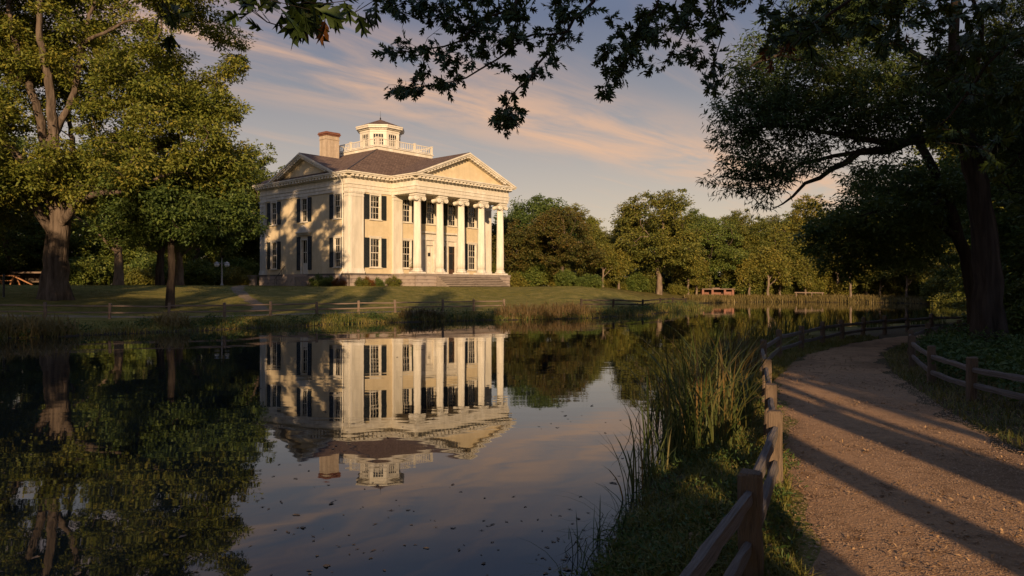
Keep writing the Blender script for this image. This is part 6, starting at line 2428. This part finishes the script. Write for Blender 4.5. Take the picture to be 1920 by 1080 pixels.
shrub('mound', at(1105, 101), 'wide low bright green bush right of the mansion lawn', 'leaf_green', 0.95, rz=1)
shrub('big', at(1060, 104), 'leafy bush in the shade under the rust tinted tree', 'leaf_green', 0.8, rz=2.2)
SB = 'dark bush filling the wood edge behind the great oak'
_rows = ((-60, 88, 1.2), (-10, 92, 1.3), (48, 95, 1.2), (84, 93, 1.2), (150, 90, 1.2), (190, 94, 1.3), (262, 92, 1.2), (286, 95, 1.4), (372, 96, 1.2), (400, 100, 1.3), (428, 104, 1.3), (455, 106, 1.4), (-120, 84, 1.3), (120, 96, 1.4), (240, 97, 1.5), (340, 99, 1.4))
_lab = ordinals(_rows, lambda r_i: r_i[0], 102, '{} dark bush along the wood edge right of the great oak trunk', '{} dark bush along the wood edge left of the great oak trunk')
for k, (px, D, sc) in enumerate(_rows):
    shrub('big' if k % 3 else 'mound', at(px, D), _lab[k], ['leaf_olive', 'leaf_green', 'leaf_oak'][k % 3], sc, 'bushes at the edge of the wood', k * 1.1, 'wood_edge_bush')
SF = 'bush at the foot of the trees on the far bank'
_rows = ((960, 110, 1.2), (1000, 112, 1.2), (1040, 114, 1.1), (1150, 116, 1.1), (1190, 116, 1.0), (1215, 118, 1.1), (1270, 120, .9), (1390, 126, 1.2), (1420, 126, 1.3), (1470, 127, 1.2), (1495, 128, 1.1), (1540, 126, 1.3), (1585, 123, 1.2), (1615, 122, 1.3), (1680, 118, 1.3), (1720, 115, 1.3), (1750, 112, 1.4), (1775, 105, 1.4), (1790, 96, 1.4), (1600, 128, 1.6), (1500, 132, 1.6), (1440, 132, 1.6), (1330, 134, 1.4), (1286, 127, 1.3), (1270, 132, 1.5), (1300, 131, 1.4), (1240, 130, 1.4), (1100, 124, 1.4), (1700, 122, 1.6))
_lab = ordinals(_rows, lambda r_i: r_i[0], 1345, '{} bush under the far bank trees right of the brick shelter', '{} bush under the trees left of the brick shelter, counting toward the mansion')
for k, (px, D, sc) in enumerate(_rows):
    shrub('big' if k % 3 else 'mound', at(px, D), _lab[k], ['leaf_olive', 'leaf_green', 'leaf_olive'][k % 3], sc, 'bushes on the far bank', k * 0.9, 'bank_bush')
ST = 'dark bush in the thicket behind the right hand fence'
for k, (x, y, sc) in enumerate(((17.5, 24, 0.7), (16.8, 19, 0.65), (18.8, 28, 0.8), (14.6, 17.5, 0.5), (20.5, 22, 0.9), (22, 29, 1.0), (24, 34, 1.0), (27, 38, 1.1), (13.5, 13.5, 0.5), (21, 17, 0.9), (26, 26, 1.2), (31, 40, 1.2), (36, 46, 1.3), (42, 54, 1.3), (47, 62, 1.3), (52, 70, 1.3), (56, 80, 1.4))):
    shrub('big', gp(x, y), f'{ORD[k]} dark thicket bush behind the right hand fence', 'leaf_green', sc, 'bushes in the thicket', k * 1.3, 'thicket_bush')

# ------------------------------------------------------------------ small built things
# lamp post by the drive
lp = thing('lamp_post', at(416, 77), 'thin grey lamp post with two glass globes on the lawn left of the mansion', 'lamp post')
obj('pole', MB().lathe([(0.16, 0), (0.16, 0.12), (0.09, 0.2), (0.075, 0.7), (0.055, 2.3), (0.07, 2.36), (0.03, 2.5), (0.015, 2.85)], 12), 'metal_grey', lp)
arm = MB()
for s in (-1, 1):
    arm.tube([(0, 0, 2.15), (s * 0.25, 0, 2.35), (s * 0.5, 0, 2.25)], 0.025, 6)
obj('arms', arm, 'metal_grey', lp)
for s in (-1, 1):
    prof = [(0.05, -0.22)] + [(0.24 * math.sin(math.pi * k / 10) + 0.02, -0.24 * math.cos(math.pi * k / 10)) for k in range(1, 10)] + [(0.03, 0.24)]
    lamp = obj('globe', MB().lathe(prof, 16), 'lamp_glass', lp, loc=(s * 0.52, 0, 2.12))
    obj('cap', MB().lathe([(0.26, 0.12), (0.2, 0.22), (0.06, 0.3), (0.02, 0.36)], 14), 'metal_grey', lamp)

# shelter in the wood on the left
sh = thing('open_shelter', at(62, 84), 'dark open fronted shelter with flat roof beside the great oak trunk', 'shelter')
obj('roof', MB().box(-1.7, 1.7, -1.1, 1.1, 1.35, 1.47).box(-1.6, 1.6, -1.0, 1.0, 1.47, 1.53), 'old_wood', sh)
for x in (-1.5, 1.5):
    for y in (-0.95, 0.95):
        obj('post', MB().box(x - 0.06, x + 0.06, y - 0.06, y + 0.06, -0.1, 1.35), 'bark_dark', sh)
obj('back_wall', MB().box(-1.44, 1.44, 0.9, 0.98, 0.35, 1.34), 'bark_dark', sh)
obj('side_wall', MB().box(-1.55, -1.47, -0.88, 0.88, 0.3, 1.34), 'bark_dark', sh)
obj('bench', MB().box(-1.4, 1.4, 0.3, 0.85, 0.38, 0.46).box(-1.3, -1.2, 0.35, 0.8, -0.05, 0.38).box(1.2, 1.3, 0.35, 0.8, -0.05, 0.38), 'old_wood', sh)

tb = thing('picnic_table', at(14, 82), 'sunlit orange timber table with sloping braces at the far left wood edge', 'table')
obj('table_top', MB().box(-1.3, 1.1, -0.4, 0.4, 1.0, 1.12), 'orange_timber', tb)
for x in (-1.1, 0.8):
    obj('leg', MB().obox((x - 0.35, -0.3, -0.05), (x + 0.1, -0.3, 1.0), 0.12, 0.14, (0, 1, 0)).obox((x + 0.4, 0.3, -0.05), (x - 0.05, 0.3, 1.0), 0.12, 0.14, (0, 1, 0)), 'orange_timber', tb)
obj('bench', MB().box(-1.3, 1.1, -1.0, -0.7, 0.48, 0.56), 'orange_timber', tb)
obj('brace', MB().obox((1.0, -0.2, 0.95), (3.0, -0.4, 0.05), 0.12, 0.14, (0, 1, 0)), 'orange_timber', tb)

ps = thing('marker_post', at(7, 51.5), 'slim black post standing in the grass left of the great oak', 'post')
obj('shaft', MB().lathe([(0.09, -0.2), (0.09, 0.0), (0.07, 0.05), (0.065, 1.45), (0.085, 1.46), (0.085, 1.54), (0.03, 1.6)], 10), 'iron', ps)

# brick shelter across the water
bs_ = thing('brick_shelter', at(1345, 123), 'low red brick shelter with a flat slab roof on the far bank', 'shelter')
obj('roof', MB().box(-2.8, 2.6, -1.2, 1.2, 1.25, 1.42).box(-1.0, 0.2, -0.8, 0.8, 1.42, 1.55), 'far_slab', bs_)
for x in (-2.6, -1.05, 0.95, 2.25):
    obj('pillar', MB().box(x - 0.17, x + 0.17, -1.05, -0.7, -0.2, 1.25), 'far_brick', bs_)
wl = MB()
r2 = random.Random(3)
for row in range(6):
    x = -2.6
    while x < 2.5:
        w = r2.uniform(0.5, 0.8)
        wl.box(x, min(x + w, 2.5) - 0.02, 0.55 - r2.uniform(0, .03), 0.8, -0.2 + row * 0.24, -0.2 + row * 0.24 + 0.225)
        x += w
obj('back_wall', wl, 'far_brick', bs_, kind='stuff')
obj('half_wall', MB().box(-0.6, 0.7, -0.9, -0.75, -0.2, 0.55).box(1.15, 2.05, -0.9, -0.75, -0.2, 0.9), 'far_brick', bs_)
obj('step', MB().box(-0.9, 1.2, -1.7, -1.2, -0.2, 0.12), 'far_slab', bs_)

rl_ = thing('timber_rail', at(1520, 121), 'low brown timber hand rail under the trees on the far bank', 'railing')
obj('rail', MB().obox((-2.6, 0, 1.02), (2.2, 0.2, 0.96), 0.14, 0.16), 'far_slab', rl_)
for x in (-2.3, 0.2, 1.9):
    obj('post', MB().box(x - 0.08, x + 0.08, 0.02, 0.18, -0.2, 0.93), 'far_slab', rl_)
obj('brace', MB().obox((-0.2, 0.1, 0.1), (1.6, 0.1, 0.55), 0.08, 0.08), 'old_wood', rl_)

# stone boundary by the house corner
pier = thing('stone_pier', hw(-0.9, DP + 0.6), 'pale stone pier at the far left corner of the mansion', 'pier')
obj('shaft', MB().box(-0.45, 0.45, -0.45, 0.45, -0.3, 1.35), 'step_stone', pier)
obj('cap', MB().box(-0.55, 0.55, -0.55, 0.55, 1.35, 1.5), 'step_stone', pier)
bpy.context.view_layer.update()
